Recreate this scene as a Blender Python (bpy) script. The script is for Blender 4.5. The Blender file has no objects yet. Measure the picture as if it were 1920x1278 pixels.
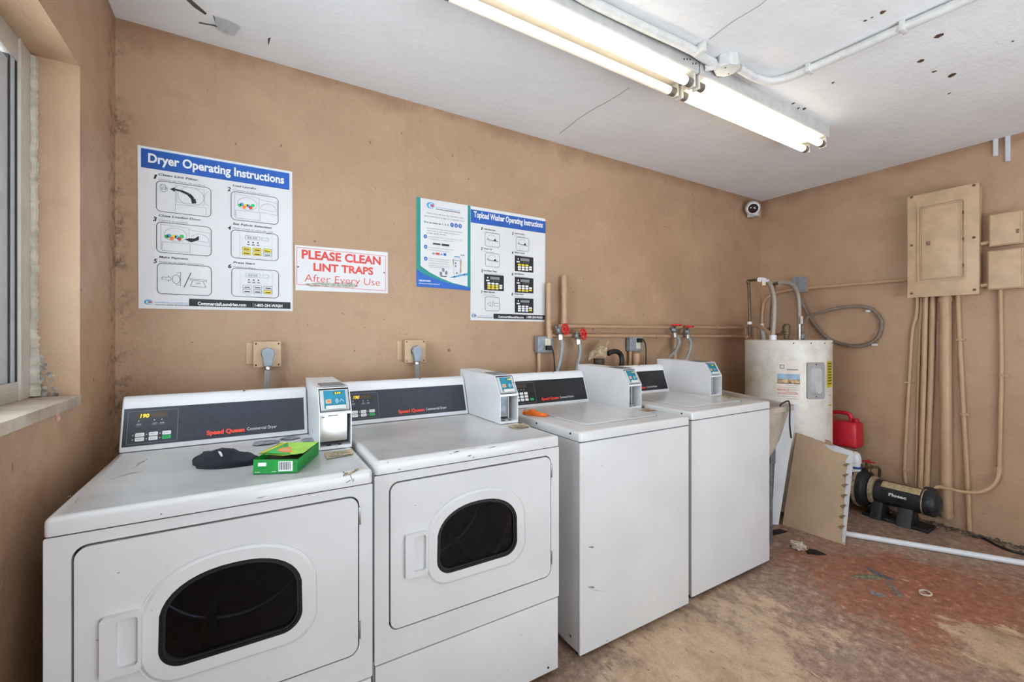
import bpy, bmesh, math, random
from mathutils import Vector, Matrix, noise as mnoise
random.seed(7)
S = bpy.context.scene
COL = S.collection
# ------------------------------------------------------------------ camera
F_PX, HOR, YAW, CAMZ = 815.0, 630.0, math.radians(31.0), 1.30
cam = bpy.data.cameras.new('camera'); cam.sensor_width = 36.0
cam.lens = F_PX / 1920.0 * 36.0
cam.shift_y = (HOR - 639.0) / 1920.0
cam.clip_start = 0.02
camo = bpy.data.objects.new('camera', cam); COL.objects.link(camo)
camo.location = (0, 0, CAMZ); camo.rotation_euler = (math.pi / 2, 0, -YAW)
S.camera = camo
# ------------------------------------------------------------------ room size (metres)
D, XL, XR, H, YF = 2.28, -0.459, 4.09, 2.56, -1.75
# ------------------------------------------------------------------ world, daylight, exposure
W = bpy.data.worlds.new('world'); S.world = W; W.use_nodes = True
bg = W.node_tree.nodes['Background']
bg.inputs['Color'].default_value = (0.80, 0.90, 1.0, 1); bg.inputs['Strength'].default_value = 1.6
def area(name, loc, rot, sx, sy, power, col):
    l = bpy.data.lights.new(name, 'AREA'); l.shape = 'RECTANGLE'; l.size = sx; l.size_y = sy
    l.energy = power; l.color = col
    o = bpy.data.objects.new(name, l); COL.objects.link(o); o.location = loc; o.rotation_euler = rot
    return o
# daylight entering by the open doorway behind the camera and by the window
area('doorway_daylight', (1.5, YF - 0.25, 0.95), (math.radians(142), 0, 0), 2.8, 1.9, 122, (0.86, 0.93, 1.0))
area('window_daylight', (XL - 0.50, 1.0, 1.55), (math.radians(112), 0, -math.pi / 2), 1.6, 1.0, 185, (0.86, 0.93, 1.0))
vs = S.view_settings
vs.view_transform = 'Standard'; vs.look = 'None'; vs.gamma = 1.0; vs.exposure = -0.27
vs.use_curve_mapping = False

# ------------------------------------------------------------------ helpers
def lin(c):
    return c / 12.92 if c <= 0.04045 else ((c + 0.055) / 1.055) ** 2.4
def rgb(r, g, b): return (lin(r / 255), lin(g / 255), lin(b / 255), 1.0)

class NB:
    """small node-building helper"""
    def __init__(s, name):
        s.m = bpy.data.materials.new(name); s.m.use_nodes = True
        s.t = s.m.node_tree; s.p = s.t.nodes['Principled BSDF']
        s.tc = s.t.nodes.new('ShaderNodeTexCoord'); s.obj = s.tc.outputs['Object']
    def n(s, typ): return s.t.nodes.new(typ)
    def put(s, sock, v):
        if isinstance(v, bpy.types.NodeSocket): s.t.links.new(v, sock)
        else: sock.default_value = v
    def mapping(s, scale=(1, 1, 1), loc=(0, 0, 0), rot=(0, 0, 0), vec=None):
        q = s.n('ShaderNodeMapping'); s.put(q.inputs['Vector'], vec or s.obj)
        q.inputs['Scale'].default_value = scale; q.inputs['Location'].default_value = loc; q.inputs['Rotation'].default_value = rot
        return q.outputs[0]
    def noise(s, scale, detail=4, rough=0.55, vec=None, dist=0.0):
        q = s.n('ShaderNodeTexNoise'); s.put(q.inputs['Vector'], vec or s.obj)
        q.inputs['Scale'].default_value = scale; q.inputs['Detail'].default_value = detail
        q.inputs['Roughness'].default_value = rough; q.inputs['Distortion'].default_value = dist
        return q.outputs['Fac']
    def ramp(s, fac, lo, hi, a=0.0, b=1.0):
        q = s.n('ShaderNodeMapRange'); s.put(q.inputs[0], fac); q.inputs[1].default_value = lo; q.inputs[2].default_value = hi
        q.inputs[3].default_value = a; q.inputs[4].default_value = b; q.interpolation_type = 'SMOOTHSTEP'
        return q.outputs[0]
    def math(s, op, a, b=0.0):
        q = s.n('ShaderNodeMath'); q.operation = op; q.use_clamp = False
        s.put(q.inputs[0], a); s.put(q.inputs[1], b); return q.outputs[0]
    def mul(s, *a):
        r = a[0]
        for x in a[1:]: r = s.math('MULTIPLY', r, x)
        return r
    def mix(s, fac, a, b):
        q = s.n('ShaderNodeMix'); q.data_type = 'RGBA'
        s.put(q.inputs['Factor'], fac); s.put(q.inputs['A'], a); s.put(q.inputs['B'], b)
        for o in q.outputs:
            if o.type == 'RGBA': return o
    def sep(s):
        q = s.n('ShaderNodeSeparateXYZ'); s.put(q.inputs[0], s.obj); return q.outputs
    def spot(s, x, y, r0, r1):
        q = s.n('ShaderNodeVectorMath'); q.operation = 'DISTANCE'; s.put(q.inputs[0], s.obj); q.inputs[1].default_value = (x, y, 0)
        return s.ramp(q.outputs['Value'], r1, r0)
    def bump(s, h, strength=0.3, dist=0.01, prev=None):
        q = s.n('ShaderNodeBump'); s.put(q.inputs['Height'], h); q.inputs['Strength'].default_value = strength
        q.inputs['Distance'].default_value = dist
        if prev is not None: s.put(q.inputs['Normal'], prev)
        s.put(s.p.inputs['Normal'], q.outputs[0]); return q.outputs[0]
    def base(s, c): s.put(s.p.inputs['Base Color'], c)
    def rough(s, r): s.put(s.p.inputs['Roughness'], r)

_mc = {}
def M(name, c, rough=0.5, metal=0.0, var=0.06, vscale=20, bump=0.0, bscale=80, emit=None, estr=0, trans=0, spec=None, coat=0):
    if name in _mc: return _mc[name]
    b = NB(name)
    if var:
        dark = tuple(x * (1 - var * 2.2) for x in c[:3]) + (1,)
        lite = tuple(min(1, x * (1 + var)) for x in c[:3]) + (1,)
        b.base(b.mix(b.ramp(b.noise(vscale, 5), 0.3, 0.7), dark, lite))
    else: b.base(c)
    b.rough(rough); b.p.inputs['Metallic'].default_value = metal
    if bump: b.bump(b.noise(bscale, 5), bump, 0.004)
    if emit: b.p.inputs['Emission Color'].default_value = emit; b.p.inputs['Emission Strength'].default_value = estr
    if trans: b.p.inputs['Transmission Weight'].default_value = trans
    if spec is not None: b.p.inputs['Specular IOR Level'].default_value = spec
    if coat: b.p.inputs['Coat Weight'].default_value = coat; b.p.inputs['Coat Roughness'].default_value = 0.05
    _mc[name] = b.m
    return b.m

# ---- pixels of the photograph to directions (a thing's distance comes from the plane it touches)
CY, SY = math.cos(YAW), math.sin(YAW)
def ray(x, y):
    u = (x - 960) / F_PX; v = (HOR - y) / F_PX
    return Vector((SY + u * CY, CY - u * SY, v))
CAM = Vector((0, 0, CAMZ))
def onX(x, y, X): r = ray(x, y); return CAM + r * (X / r.x)
def onY(x, y, Y): r = ray(x, y); return CAM + r * (Y / r.y)
def onZ(x, y, Z): r = ray(x, y); return CAM + r * ((Z - CAMZ) / r.z)
def onP(x, y, P, n): r = ray(x, y); return CAM + r * ((Vector(P) - CAM).dot(n) / r.dot(n))

# ---- bmesh shapes
def add(bm, src):
    me = bpy.data.meshes.new('tmp'); src.to_mesh(me); src.free(); bm.from_mesh(me); bpy.data.meshes.remove(me)
def box(bm, lo, hi, bev=0.0, seg=2, mat=0, rot=None, about=None):
    t = bmesh.new(); bmesh.ops.create_cube(t, size=1)
    c = [(a + b) / 2 for a, b in zip(lo, hi)]; d = [abs(b - a) for a, b in zip(lo, hi)]
    for v in t.verts: v.co = Vector((v.co.x * d[0] + c[0], v.co.y * d[1] + c[1], v.co.z * d[2] + c[2]))
    if bev: bmesh.ops.bevel(t, geom=t.edges[:], offset=bev, segments=seg, affect='EDGES', profile=0.6)
    if rot is not None:
        bmesh.ops.rotate(t, verts=t.verts, cent=about or c, matrix=rot)
    for f in t.faces: f.material_index = mat
    add(bm, t)
def tube(bm, pts, r, seg=10, mat=0, caps=True, radii=None):
    pts = [Vector(p) for p in pts]; n = len(pts)
    rad = radii or [r] * n
    tan = []
    for i in range(n):
        a = pts[max(i - 1, 0)]; b = pts[min(i + 1, n - 1)]; tan.append((b - a).normalized())
    up = Vector((0, 0, 1)) if abs(tan[0].z) < 0.9 else Vector((1, 0, 0))
    u = tan[0].cross(up).normalized(); rings = []
    for i in range(n):
        u = (u - tan[i] * u.dot(tan[i]))
        u = u.normalized() if u.length > 1e-6 else tan[i].orthogonal().normalized()
        w = tan[i].cross(u)
        rings.append([bm.verts.new(pts[i] + (u * math.cos(2 * math.pi * k / seg) + w * math.sin(2 * math.pi * k / seg)) * rad[i]) for k in range(seg)])
    for i in range(n - 1):
        for k in range(seg):
            f = bm.faces.new((rings[i][k], rings[i][(k + 1) % seg], rings[i + 1][(k + 1) % seg], rings[i + 1][k])); f.material_index = mat
    if caps:
        f = bm.faces.new(rings[0][::-1]); f.material_index = mat
        f = bm.faces.new(rings[-1]); f.material_index = mat
def smooth_path(pts, n=6):
    P = [Vector(p) for p in pts]; out = []
    for i in range(len(P) - 1):
        p0 = P[max(i - 1, 0)]; p1 = P[i]; p2 = P[i + 1]; p3 = P[min(i + 2, len(P) - 1)]
        for k in range(n):
            t = k / n
            out.append(0.5 * ((2 * p1) + (p2 - p0) * t + (2 * p0 - 5 * p1 + 4 * p2 - p3) * t * t + (3 * p1 - p0 - 3 * p2 + p3) * t ** 3))
    out.append(P[-1]); return out
def lathe(bm, prof, c, axis='Z', seg=32, mat=0):
    """prof: (r, h) list; axis through point c"""
    c = Vector(c); rings = []
    ax = {'Z': (Vector((1, 0, 0)), Vector((0, 1, 0)), Vector((0, 0, 1))), 'Y': (Vector((1, 0, 0)), Vector((0, 0, 1)), Vector((0, 1, 0))), 'X': (Vector((0, 1, 0)), Vector((0, 0, 1)), Vector((1, 0, 0)))}[axis]
    for r, h in prof:
        if r < 1e-6: rings.append([bm.verts.new(c + ax[2] * h)])
        else: rings.append([bm.verts.new(c + ax[2] * h + (ax[0] * math.cos(2 * math.pi * k / seg) + ax[1] * math.sin(2 * math.pi * k / seg)) * r) for k in range(seg)])
    for a, b in zip(rings, rings[1:]):
        for k in range(seg):
            k2 = (k + 1) % seg
            if len(a) == 1 and len(b) == 1: continue
            if len(a) == 1: vs_ = (a[0], b[k2], b[k])
            elif len(b) == 1: vs_ = (a[k], a[k2], b[0])
            else: vs_ = (a[k], a[k2], b[k2], b[k])
            f = bm.faces.new(vs_); f.material_index = mat
def prism(bm, prof, x0, x1, mat=0, bev=0.0, axis='X'):
    """prof: list of (a, b): (y, z) for axis X, (x, z) for axis Y, (x, y) for axis Z"""
    t = bmesh.new()
    def pt(a, b, x): return {'X': (x, a, b), 'Y': (a, x, b), 'Z': (a, b, x)}[axis]
    A = [t.verts.new(pt(a, b, x0)) for a, b in prof]; B = [t.verts.new(pt(a, b, x1)) for a, b in prof]
    e0 = t.faces.new(A); e1 = t.faces.new(B[::-1]); n = len(prof)
    for i in range(n): t.faces.new((A[i], B[i], B[(i + 1) % n], A[(i + 1) % n]))
    bmesh.ops.recalc_face_normals(t, faces=t.faces)
    if bev: bmesh.ops.bevel(t, geom=list(e0.edges) + list(e1.edges), offset=bev, segments=3, affect='EDGES', profile=0.6)
    for f in t.faces: f.material_index = mat
    add(bm, t)
def ring_plate(bm, outer, inners, toP, d0, d1, mat=0):
    """flat plate with holes: 2D loops, toP(a, b, depth) -> 3D"""
    t = bmesh.new()
    for d in (d0, d1):
        edges = []
        for loop in [outer] + inners:
            vs_ = [t.verts.new(toP(a, b, d)) for a, b in loop]
            edges += [t.edges.new((vs_[i], vs_[(i + 1) % len(vs_)])) for i in range(len(vs_))]
        bmesh.ops.triangle_fill(t, use_beauty=True, use_dissolve=False, edges=edges)
    t.verts.ensure_lookup_table(); tot = sum(len(l) for l in [outer] + inners); off = 0
    for loop in [outer] + inners:
        n = len(loop)
        for i in range(n):
            j = (i + 1) % n
            try: t.faces.new((t.verts[off + i], t.verts[off + j], t.verts[tot + off + j], t.verts[tot + off + i]))
            except ValueError: pass
        off += n
    bmesh.ops.recalc_face_normals(t, faces=t.faces)
    for f in t.faces: f.material_index = mat
    add(bm, t)
def rrect(x0, y0, x1, y1, r, seg=5):
    pts = []
    for cx, cy, a0 in ((x1 - r, y0 + r, -90), (x1 - r, y1 - r, 0), (x0 + r, y1 - r, 90), (x0 + r, y0 + r, 180)):
        for k in range(seg + 1):
            a = math.radians(a0 + 90 * k / seg); pts.append((cx + r * math.cos(a), cy + r * math.sin(a)))
    return pts
def blob(bm, c, rad, amp=0.2, sub=3, seed=0, freq=3.0, squash=(1, 1, 1), mat=0):
    t = bmesh.new(); bmesh.ops.create_icosphere(t, subdivisions=sub, radius=1)
    for v in t.verts:
        n = mnoise.noise(v.co * freq + Vector((seed * 7.1, seed * 3.3, 0)))
        v.co = Vector(c) + Vector((v.co.x * squash[0], v.co.y * squash[1], v.co.z * squash[2])) * rad * (1 + amp * n)
    for f in t.faces: f.material_index = mat
    add(bm, t)

# ---- objects
def _mesh(name, bm, mats, origin=(0, 0, 0), angle=35, smooth=True):
    bmesh.ops.recalc_face_normals(bm, faces=bm.faces)
    me = bpy.data.meshes.new(name)
    bm.to_mesh(me); bm.free()
    o = Vector(origin)
    if o.length: me.transform(Matrix.Translation(-o))
    for m in (mats if isinstance(mats, (list, tuple)) else [mats]): me.materials.append(m)
    if smooth:
        me.polygons.foreach_set('use_smooth', [True] * len(me.polygons)); me.set_sharp_from_angle(angle=math.radians(angle))
    return me
def thing(name, label, cat, loc, group=None):
    o = bpy.data.objects.new(name, None); COL.objects.link(o); o.location = loc; o.empty_display_size = 0.05
    o['label'] = label; o['category'] = cat
    if group: o['group'] = group
    o['base'] = list(loc)
    return o
def baseof(o):
    while o.parent: o = o.parent
    return Vector(o.location)
def part(parent, name, bm, mats, label=None, angle=35, smooth=True):
    me = _mesh(name, bm, mats, baseof(parent), angle, smooth)
    o = bpy.data.objects.new(name, me); COL.objects.link(o); o.parent = parent
    if label: o['label'] = label
    return o
def solo(name, bm, mats, label, cat, group=None, angle=35):
    lo = Vector((1e9,) * 3); hi = -lo
    for v in bm.verts:
        for i in range(3): lo[i] = min(lo[i], v.co[i]); hi[i] = max(hi[i], v.co[i])
    org = Vector(((lo.x + hi.x) / 2, (lo.y + hi.y) / 2, lo.z))
    me = _mesh(name, bm, mats, org, angle)
    o = bpy.data.objects.new(name, me); COL.objects.link(o); o.location = org
    o['label'] = label; o['category'] = cat
    if group: o['group'] = group
    return o
def struct(name, bm, mats, label, cat, parent=None, angle=35):
    me = _mesh(name, bm, mats, (0, 0, 0), angle)
    o = bpy.data.objects.new(name, me); COL.objects.link(o)
    if parent: o.parent = parent
    else:
        o['kind'] = 'structure'; o['label'] = label; o['category'] = cat
    return o
def nb(): return bmesh.new()

# ---- flat print on a plane
_txt = {}
def text_mesh(s, shear=0.0, bold=0.0):
    k = (s, shear, bold)
    if k in _txt: return _txt[k]
    cu = bpy.data.curves.new('txt', 'FONT'); cu.body = s; cu.size = 1.0; cu.shear = shear; cu.offset = bold; cu.resolution_u = 3
    ob = bpy.data.objects.new('txt', cu); me = ob.to_mesh()
    vs_ = [(v.co.x, v.co.y) for v in me.vertices]; fs = [tuple(p.vertices) for p in me.polygons]
    ob.to_mesh_clear(); bpy.data.objects.remove(ob); bpy.data.curves.remove(cu)
    _txt[k] = (vs_, fs); return _txt[k]
class Print:
    """flat coloured print collected into one mesh; O origin, U right, V up, N towards the viewer"""
    def __init__(s, O, U, V, lift=0.0005):
        s.O = Vector(O); s.U = Vector(U).normalized(); s.V = Vector(V).normalized(); s.N = s.U.cross(s.V)
        s.bm = nb(); s.mats = []; s.k = lift; s.img = None
    def px(s, x, y):
        p = onP(x, y, s.O, s.N) - s.O; return p.dot(s.U), p.dot(s.V)
    def zoom(s, x0, y0, sc): s.img = (x0, y0, sc); return s
    def z(s, x, y): return s.px(s.img[0] + x / s.img[2], s.img[1] + y / s.img[2])
    def mi(s, m):
        if m not in s.mats: s.mats.append(m)
        return s.mats.index(m)
    def at(s, u, v): return s.O + s.U * u + s.V * v + s.N * s.k
    def poly(s, pts, m):
        f = s.bm.faces.new([s.bm.verts.new(s.at(*p)) for p in pts]); f.material_index = s.mi(m)
    def rect(s, u0, v0, u1, v1, m): s.poly([(u0, v0), (u1, v0), (u1, v1), (u0, v1)], m)
    def up(s, d=0.00025): s.k += d
    def line(s, a, b, w, m):
        d = Vector((b[0] - a[0], b[1] - a[1])); 
        if d.length < 1e-7: return
        n = Vector((-d.y, d.x)).normalized() * w / 2
        s.poly([(a[0] - n.x, a[1] - n.y), (b[0] - n.x, b[1] - n.y), (b[0] + n.x, b[1] + n.y), (a[0] + n.x, a[1] + n.y)], m)
    def path(s, pts, w, m, closed=False):
        for a, b in zip(pts, pts[1:] + ([pts[0]] if closed else [])): s.line(a, b, w, m)
    def ring(s, u0, v0, u1, v1, r, w, m):
        A = rrect(u0, v0, u1, v1, r); B = rrect(u0 + w, v0 + w, u1 - w, v1 - w, max(r - w, 0.0005)); n = len(A)
        for i in range(n): s.poly([A[i], A[(i + 1) % n], B[(i + 1) % n], B[i]], m)
    def ell(s, c, a, b, m, seg=20, a0=0, a1=360):
        pts = [(c[0] + a * math.cos(math.radians(a0 + (a1 - a0) * k / seg)), c[1] + b * math.sin(math.radians(a0 + (a1 - a0) * k / seg))) for k in range(seg + (0 if a1 - a0 >= 360 else 1))]
        s.poly(pts, m)
    def arc(s, c, a, b, w, m, a0=0, a1=360, seg=20):
        pts = [(c[0] + a * math.cos(math.radians(a0 + (a1 - a0) * k / seg)), c[1] + b * math.sin(math.radians(a0 + (a1 - a0) * k / seg))) for k in range(seg + 1)]
        s.path(pts, w, m)
    def text(s, t, u, v, cap, m, width=None, shear=0.0, bold=0.0, center=False, tilt=0.0):
        vs_, fs = text_mesh(t, shear, bold)
        if not vs_: return
        x0 = min(p[0] for p in vs_); x1 = max(p[0] for p in vs_)
        sy = cap / 0.70; sx = sy if width is None else width / (x1 - x0)
        off = -(x0 + x1) / 2 if center else -x0
        V_ = [s.bm.verts.new(s.at(u + (p[0] + off) * sx, v + p[1] * sy + tilt * (p[0] + off) * sx)) for p in vs_]
        i = s.mi(m)
        for f in fs:
            try: q = s.bm.faces.new([V_[j] for j in f]); q.material_index = i
            except ValueError: pass
    def done(s, parent, name='print', label=None):
        me = bpy.data.meshes.new(name); s.bm.to_mesh(me); s.bm.free()
        me.transform(Matrix.Translation(-baseof(parent)))
        for m in s.mats: me.materials.append(m)
        o = bpy.data.objects.new(name, me); COL.objects.link(o); o.parent = parent
        if label: o['label'] = label
        return o

# ------------------------------------------------------------------ materials
def wall_mat():
    b = NB('tan_painted_plaster'); X, Y, Z = b.sep()
    base = b.mix(b.ramp(b.noise(1.6, 6, 0.6), 0.3, 0.7), rgb(167, 136, 108), rgb(183, 152, 122))
    base = b.mix(b.mul(b.ramp(b.noise(9, 6, 0.7), 0.5, 0.75), 0.35), base, rgb(152, 122, 95))
    # rain-like vertical streaks of old dirt
    st = b.ramp(b.noise(1, 6, 0.65, b.mapping((9, 9, 0.7))), 0.56, 0.75)
    base = b.mix(b.mul(st, 0.22), base, rgb(142, 110, 84))
    # damp stain along the ceiling joint
    nz = b.noise(3.2, 6, 0.7)
    top = b.ramp(b.math('ADD', Z, b.mul(nz, 0.34)), H + 0.07, H + 0.17)
    base = b.mix(b.mul(top, 0.7), base, rgb(132, 98, 70))
    # mould speckle in the left corner of the back wall
    cx = b.ramp(X, XL + 0.075, XL + 0.0); cy = b.ramp(Y, D - 0.14, D - 0.05)
    mo = b.mul(cx, cy, b.ramp(b.noise(26, 7, 0.75), 0.47, 0.60), b.ramp(b.noise(4.5, 3), 0.36, 0.55))
    base = b.mix(b.mul(mo, 0.70), base, rgb(70, 50, 38))
    # shade below the sill painted brown into the low left wall, with pale scratches
    lo = b.ramp(b.math('ADD', Z, b.mul(b.noise(5, 5), 0.5)), 1.25, 0.65)
    side = b.ramp(X, XL + 0.05, XL - 0.01)
    base = b.mix(b.mul(lo, side, 0.72), base, rgb(112, 68, 38))
    sc = b.mul(lo, side, b.ramp(b.noise(1, 6, 0.8, b.mapping((20, 22, 6), rot=(0.5, 0, 0))), 0.64, 0.70))
    base = b.mix(b.mul(sc, 0.8), base, rgb(190, 150, 112))
    # small dark flecks
    fl = b.ramp(b.noise(30, 2, 0.5), 0.745, 0.78)
    base = b.mix(b.mul(fl, 0.7), base, rgb(92, 66, 48))
    b.base(base); b.rough(b.ramp(b.noise(7, 3), 0.3, 0.7, 0.42, 0.62))
    n1 = b.bump(b.noise(7, 7, 0.62), 0.6, 0.014)
    b.bump(b.noise(60, 5, 0.65), 0.40, 0.005, n1)
    return b.m
def ceiling_mat():
    b = NB('white_painted_ceiling'); X, Y, Z = b.sep()
    base = b.mix(b.ramp(b.noise(1.8, 6, 0.6), 0.3, 0.7), rgb(232, 234, 237), rgb(241, 243, 245))
    base = b.mix(b.mul(b.ramp(b.noise(14, 6, 0.7), 0.55, 0.8), 0.22), base, rgb(196, 198, 200))
    b.base(base); b.rough(0.6)
    n1 = b.bump(b.noise(4, 8, 0.62, b.mapping((1, 2.4, 1))), 0.35, 0.02)
    b.bump(b.noise(42, 5, 0.6), 0.25, 0.005, n1)
    return b.m
def floor_mat():
    b = NB('worn_painted_concrete'); X, Y, Z = b.sep()
    n1 = b.noise(1.1, 8, 0.68, b.mapping((1, 1.3, 1), rot=(0, 0, 0.6)), 0.4)
    n2 = b.noise(5.0, 9, 0.75, b.mapping((1.5, 1, 1), (3, 1, 0), (0, 0, -0.6)), 0.3)
    n3 = b.noise(24, 8, 0.75); n4 = b.noise(130, 4, 0.7)
    n5 = b.noise(60, 6, 0.8, b.mapping((1, 0.45, 1), rot=(0, 0, 0.5)))
    brown = b.mix(b.ramp(n3, 0.35, 0.65), rgb(124, 100, 86), rgb(176, 150, 130))
    red = b.mix(b.ramp(n3, 0.3, 0.7), rgb(124, 70, 50), rgb(178, 112, 84))
    tan = b.mix(b.ramp(n2, 0.35, 0.65), rgb(174, 148, 118), rgb(210, 186, 154))
    n6 = b.noise(13, 9, 0.8, b.mapping((1.7, 0.8, 1), (2, 4, 0), (0, 0, 0.7)))
    # red paint survives towards the right wall, bare tan concrete where people walk
    gx = b.math('ADD', b.ramp(X, 1.9, 3.4, -0.06, 0.02), b.mul(b.spot(2.85, 0.75, 0.12, 0.80), 0.15))
    mix3 = b.math('ADD', b.math('ADD', b.mul(n1, 0.35), b.mul(n2, 0.40)), b.mul(n6, 0.35))
    rmask = b.ramp(b.math('ADD', mix3, gx), 0.555, 0.655)
    c = b.mix(b.mul(rmask, 0.85), brown, red)
    o1 = b.noise(1.35, 8, 0.7, b.mapping((1, 1, 1), (7.3, 2.2, 0)), 0.5)
    walk = b.math('ADD', b.mul(b.spot(1.75, 1.12, 0.15, 0.75), 0.13), b.mul(b.spot(2.70, 0.46, 0.08, 0.36), 0.15))
    walk = b.math('ADD', walk, b.mul(b.spot(1.35, 0.95, 0.1, 0.6), 0.10))
    tm = b.math('ADD', b.math('ADD', b.mul(o1, 0.30), b.mul(n2, 0.40)), b.math('ADD', b.mul(n6, 0.45), walk))
    tmask = b.ramp(tm, 0.625, 0.70)
    c = b.mix(b.mul(tmask, 0.88), c, tan)
    gr = b.ramp(b.noise(2.6, 7, 0.7, b.mapping((1, 1, 1), (1.7, 5.1, 0))), 0.52, 0.66)
    c = b.mix(b.mul(gr, 0.40), c, rgb(146, 126, 114))
    c = b.mix(b.mul(b.ramp(n4, 0.50, 0.70), 0.40), c, rgb(104, 80, 66))
    c = b.mix(b.mul(b.ramp(n5, 0.58, 0.66), 0.60), c, rgb(116, 84, 66))
    fl = b.ramp(b.noise(34, 5, 0.7, b.mapping((1.6, 0.55, 1), (5, 2, 0), (0, 0, 0.9))), 0.62, 0.67)
    c = b.mix(b.mul(fl, 0.75), c, rgb(76, 56, 46))
    c = b.mix(b.mul(b.ramp(n3, 0.58, 0.68), 0.65), c, rgb(212, 196, 176))
    b.base(c); b.rough(b.ramp(n2, 0.3, 0.7, 0.40, 0.66))
    p = b.bump(n2, 0.3, 0.005); b.bump(n3, 0.25, 0.003, p)
    return b.m
def enamel(name, c1, c2, scuff=0.5, rough=0.22):
    b = NB(name)
    base = b.mix(b.ramp(b.noise(3, 4), 0.3, 0.7), c1, c2)
    s1 = b.mul(b.ramp(b.noise(1, 6, 0.75, b.mapping((34, 20, 40), (1.3, 0.4, 0.2), (0.3, 0.2, 0.6))), 0.665, 0.70), b.ramp(b.noise(2.7, 2), 0.53, 0.62), scuff)
    base = b.mix(s1, base, rgb(120, 114, 106))
    gz = b.mul(b.ramp(b.noise(2.2, 6, 0.7), 0.52, 0.75), 0.16 * scuff)
    base = b.mix(gz, base, rgb(186, 180, 170))
    b.base(base); b.rough(b.ramp(b.noise(6, 4), 0.3, 0.7, rough, rough + 0.10))
    b.bump(b.noise(160, 3), 0.03, 0.002)
    return b.m
WALL, CEIL, FLOOR = wall_mat(), ceiling_mat(), floor_mat()
WHITE = enamel('white_enamel', rgb(212, 213, 213), rgb(219, 220, 220), 0.8, 0.15)
WHITE2 = enamel('white_powder_coat', rgb(226, 228, 231), rgb(232, 234, 237), 0.25, 0.30)
TANP = M('tan_painted_metal', rgb(198, 170, 136), 0.42, 0, 0.06, 12, 0.08, 60)
TANPIPE = M('tan_painted_pipe', rgb(184, 153, 120), 0.42, 0, 0.03, 12, 0, 90)
OLDPIPE = M('brown_painted_pipe', rgb(182, 148, 118), 0.42, 0, 0.06, 12, 0, 90)
ALU = M('aluminium', rgb(200, 200, 202), 0.3, 0.9, 0.05)
STEEL = M('brushed_steel', rgb(205, 205, 203), 0.28, 0.95, 0.06, 9)
GALV = M('galvanised_grey', rgb(140, 146, 150), 0.42, 0.6, 0.12, 40)
GREYPL = M('grey_plastic', rgb(150, 160, 170), 0.45, 0, 0.05)
GREYBOX = M('grey_cast_box', rgb(140, 148, 154), 0.5, 0.1, 0.10, 40)
BLACK = M('black_rubber', rgb(22, 22, 24), 0.5, 0, 0.1)
DARK = M('dark_gap', rgb(34, 34, 36), 0.7, 0, 0)
PANEL = M('dark_slate_panel', rgb(43, 49, 60), 0.35, 0, 0.10, 60)
PANELK = M('black_panel', rgb(24, 25, 29), 0.35, 0, 0.10, 60)
INK = M('black_print', rgb(28, 29, 32), 0.6, 0, 0)
GREYINK = M('grey_print', rgb(130, 134, 140), 0.6, 0, 0)
PAPER = M('poster_white', rgb(228, 230, 232), 0.45, 0, 0.02, 3)
WPRINT = M('white_print', rgb(240, 241, 242), 0.5, 0, 0)
BLUE = M('blue_print', rgb(24, 90, 176), 0.45, 0, 0)
BLUEK = M('dark_blue_print', rgb(14, 60, 136), 0.45, 0, 0)
TEAL = M('teal_print', rgb(20, 140, 130), 0.45, 0, 0)
SKYB = M('light_blue_print', rgb(90, 160, 205), 0.5, 0, 0)
REDP = M('red_print', rgb(206, 62, 52), 0.55, 0, 0.05)
REDB = M('bright_red_print', rgb(236, 66, 46), 0.5, 0, 0)
YEL = M('yellow_print', rgb(226, 206, 60), 0.5, 0, 0)
GRN = M('green_print', rgb(30, 176, 92), 0.5, 0, 0)
ORG = M('orange_print', rgb(236, 120, 50), 0.5, 0, 0)
SKIN = M('pale_tan_print', rgb(206, 170, 140), 0.5, 0, 0)
BEIGE = M('beige_sticker', rgb(196, 180, 146), 0.5, 0, 0.08, 60)
LED = M('amber_led', rgb(240, 200, 40), 0.5, 0, 0, emit=rgb(250, 214, 60), estr=1.0)
LEDO = M('orange_led', rgb(230, 140, 40), 0.5, 0, 0, emit=rgb(240, 150, 40), estr=0.7)
LEDOFF = M('unlit_led_window', rgb(64, 52, 44), 0.4, 0, 0)
TEALSCR = M('teal_reader_face', rgb(20, 122, 148), 0.35, 0, 0.05)
REDVALVE = M('red_valve_wheel', rgb(196, 40, 38), 0.4, 0, 0.08)
BRASS = M('brass', rgb(120, 102, 76), 0.5, 0.6, 0.15, 50)
COPPER = M('tarnished_copper', rgb(112, 98, 84), 0.45, 0.6, 0.15, 40)
BRAID = M('braided_hose', rgb(168, 158, 146), 0.5, 0.35, 0.10, 150, 0.4, 240)
HOSEG = M('grey_hose', rgb(150, 152, 150), 0.5, 0.1, 0.06, 40)
PVC = M('white_pvc', rgb(228, 231, 236), 0.3, 0, 0.03)
SINKM = M('stained_cast_tub', rgb(186, 176, 162), 0.6, 0, 0.12, 7, 0.15, 60)
DRYB = M('brown_drywall_paper', rgb(190, 166, 136), 0.8, 0, 0.05, 5, 0.1, 120)
DRYW = M('white_drywall', rgb(212, 216, 220), 0.75, 0, 0.05, 6)
GYP = M('gypsum_edge', rgb(216, 208, 194), 0.9, 0, 0.08, 60, 0.3, 120)

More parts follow.
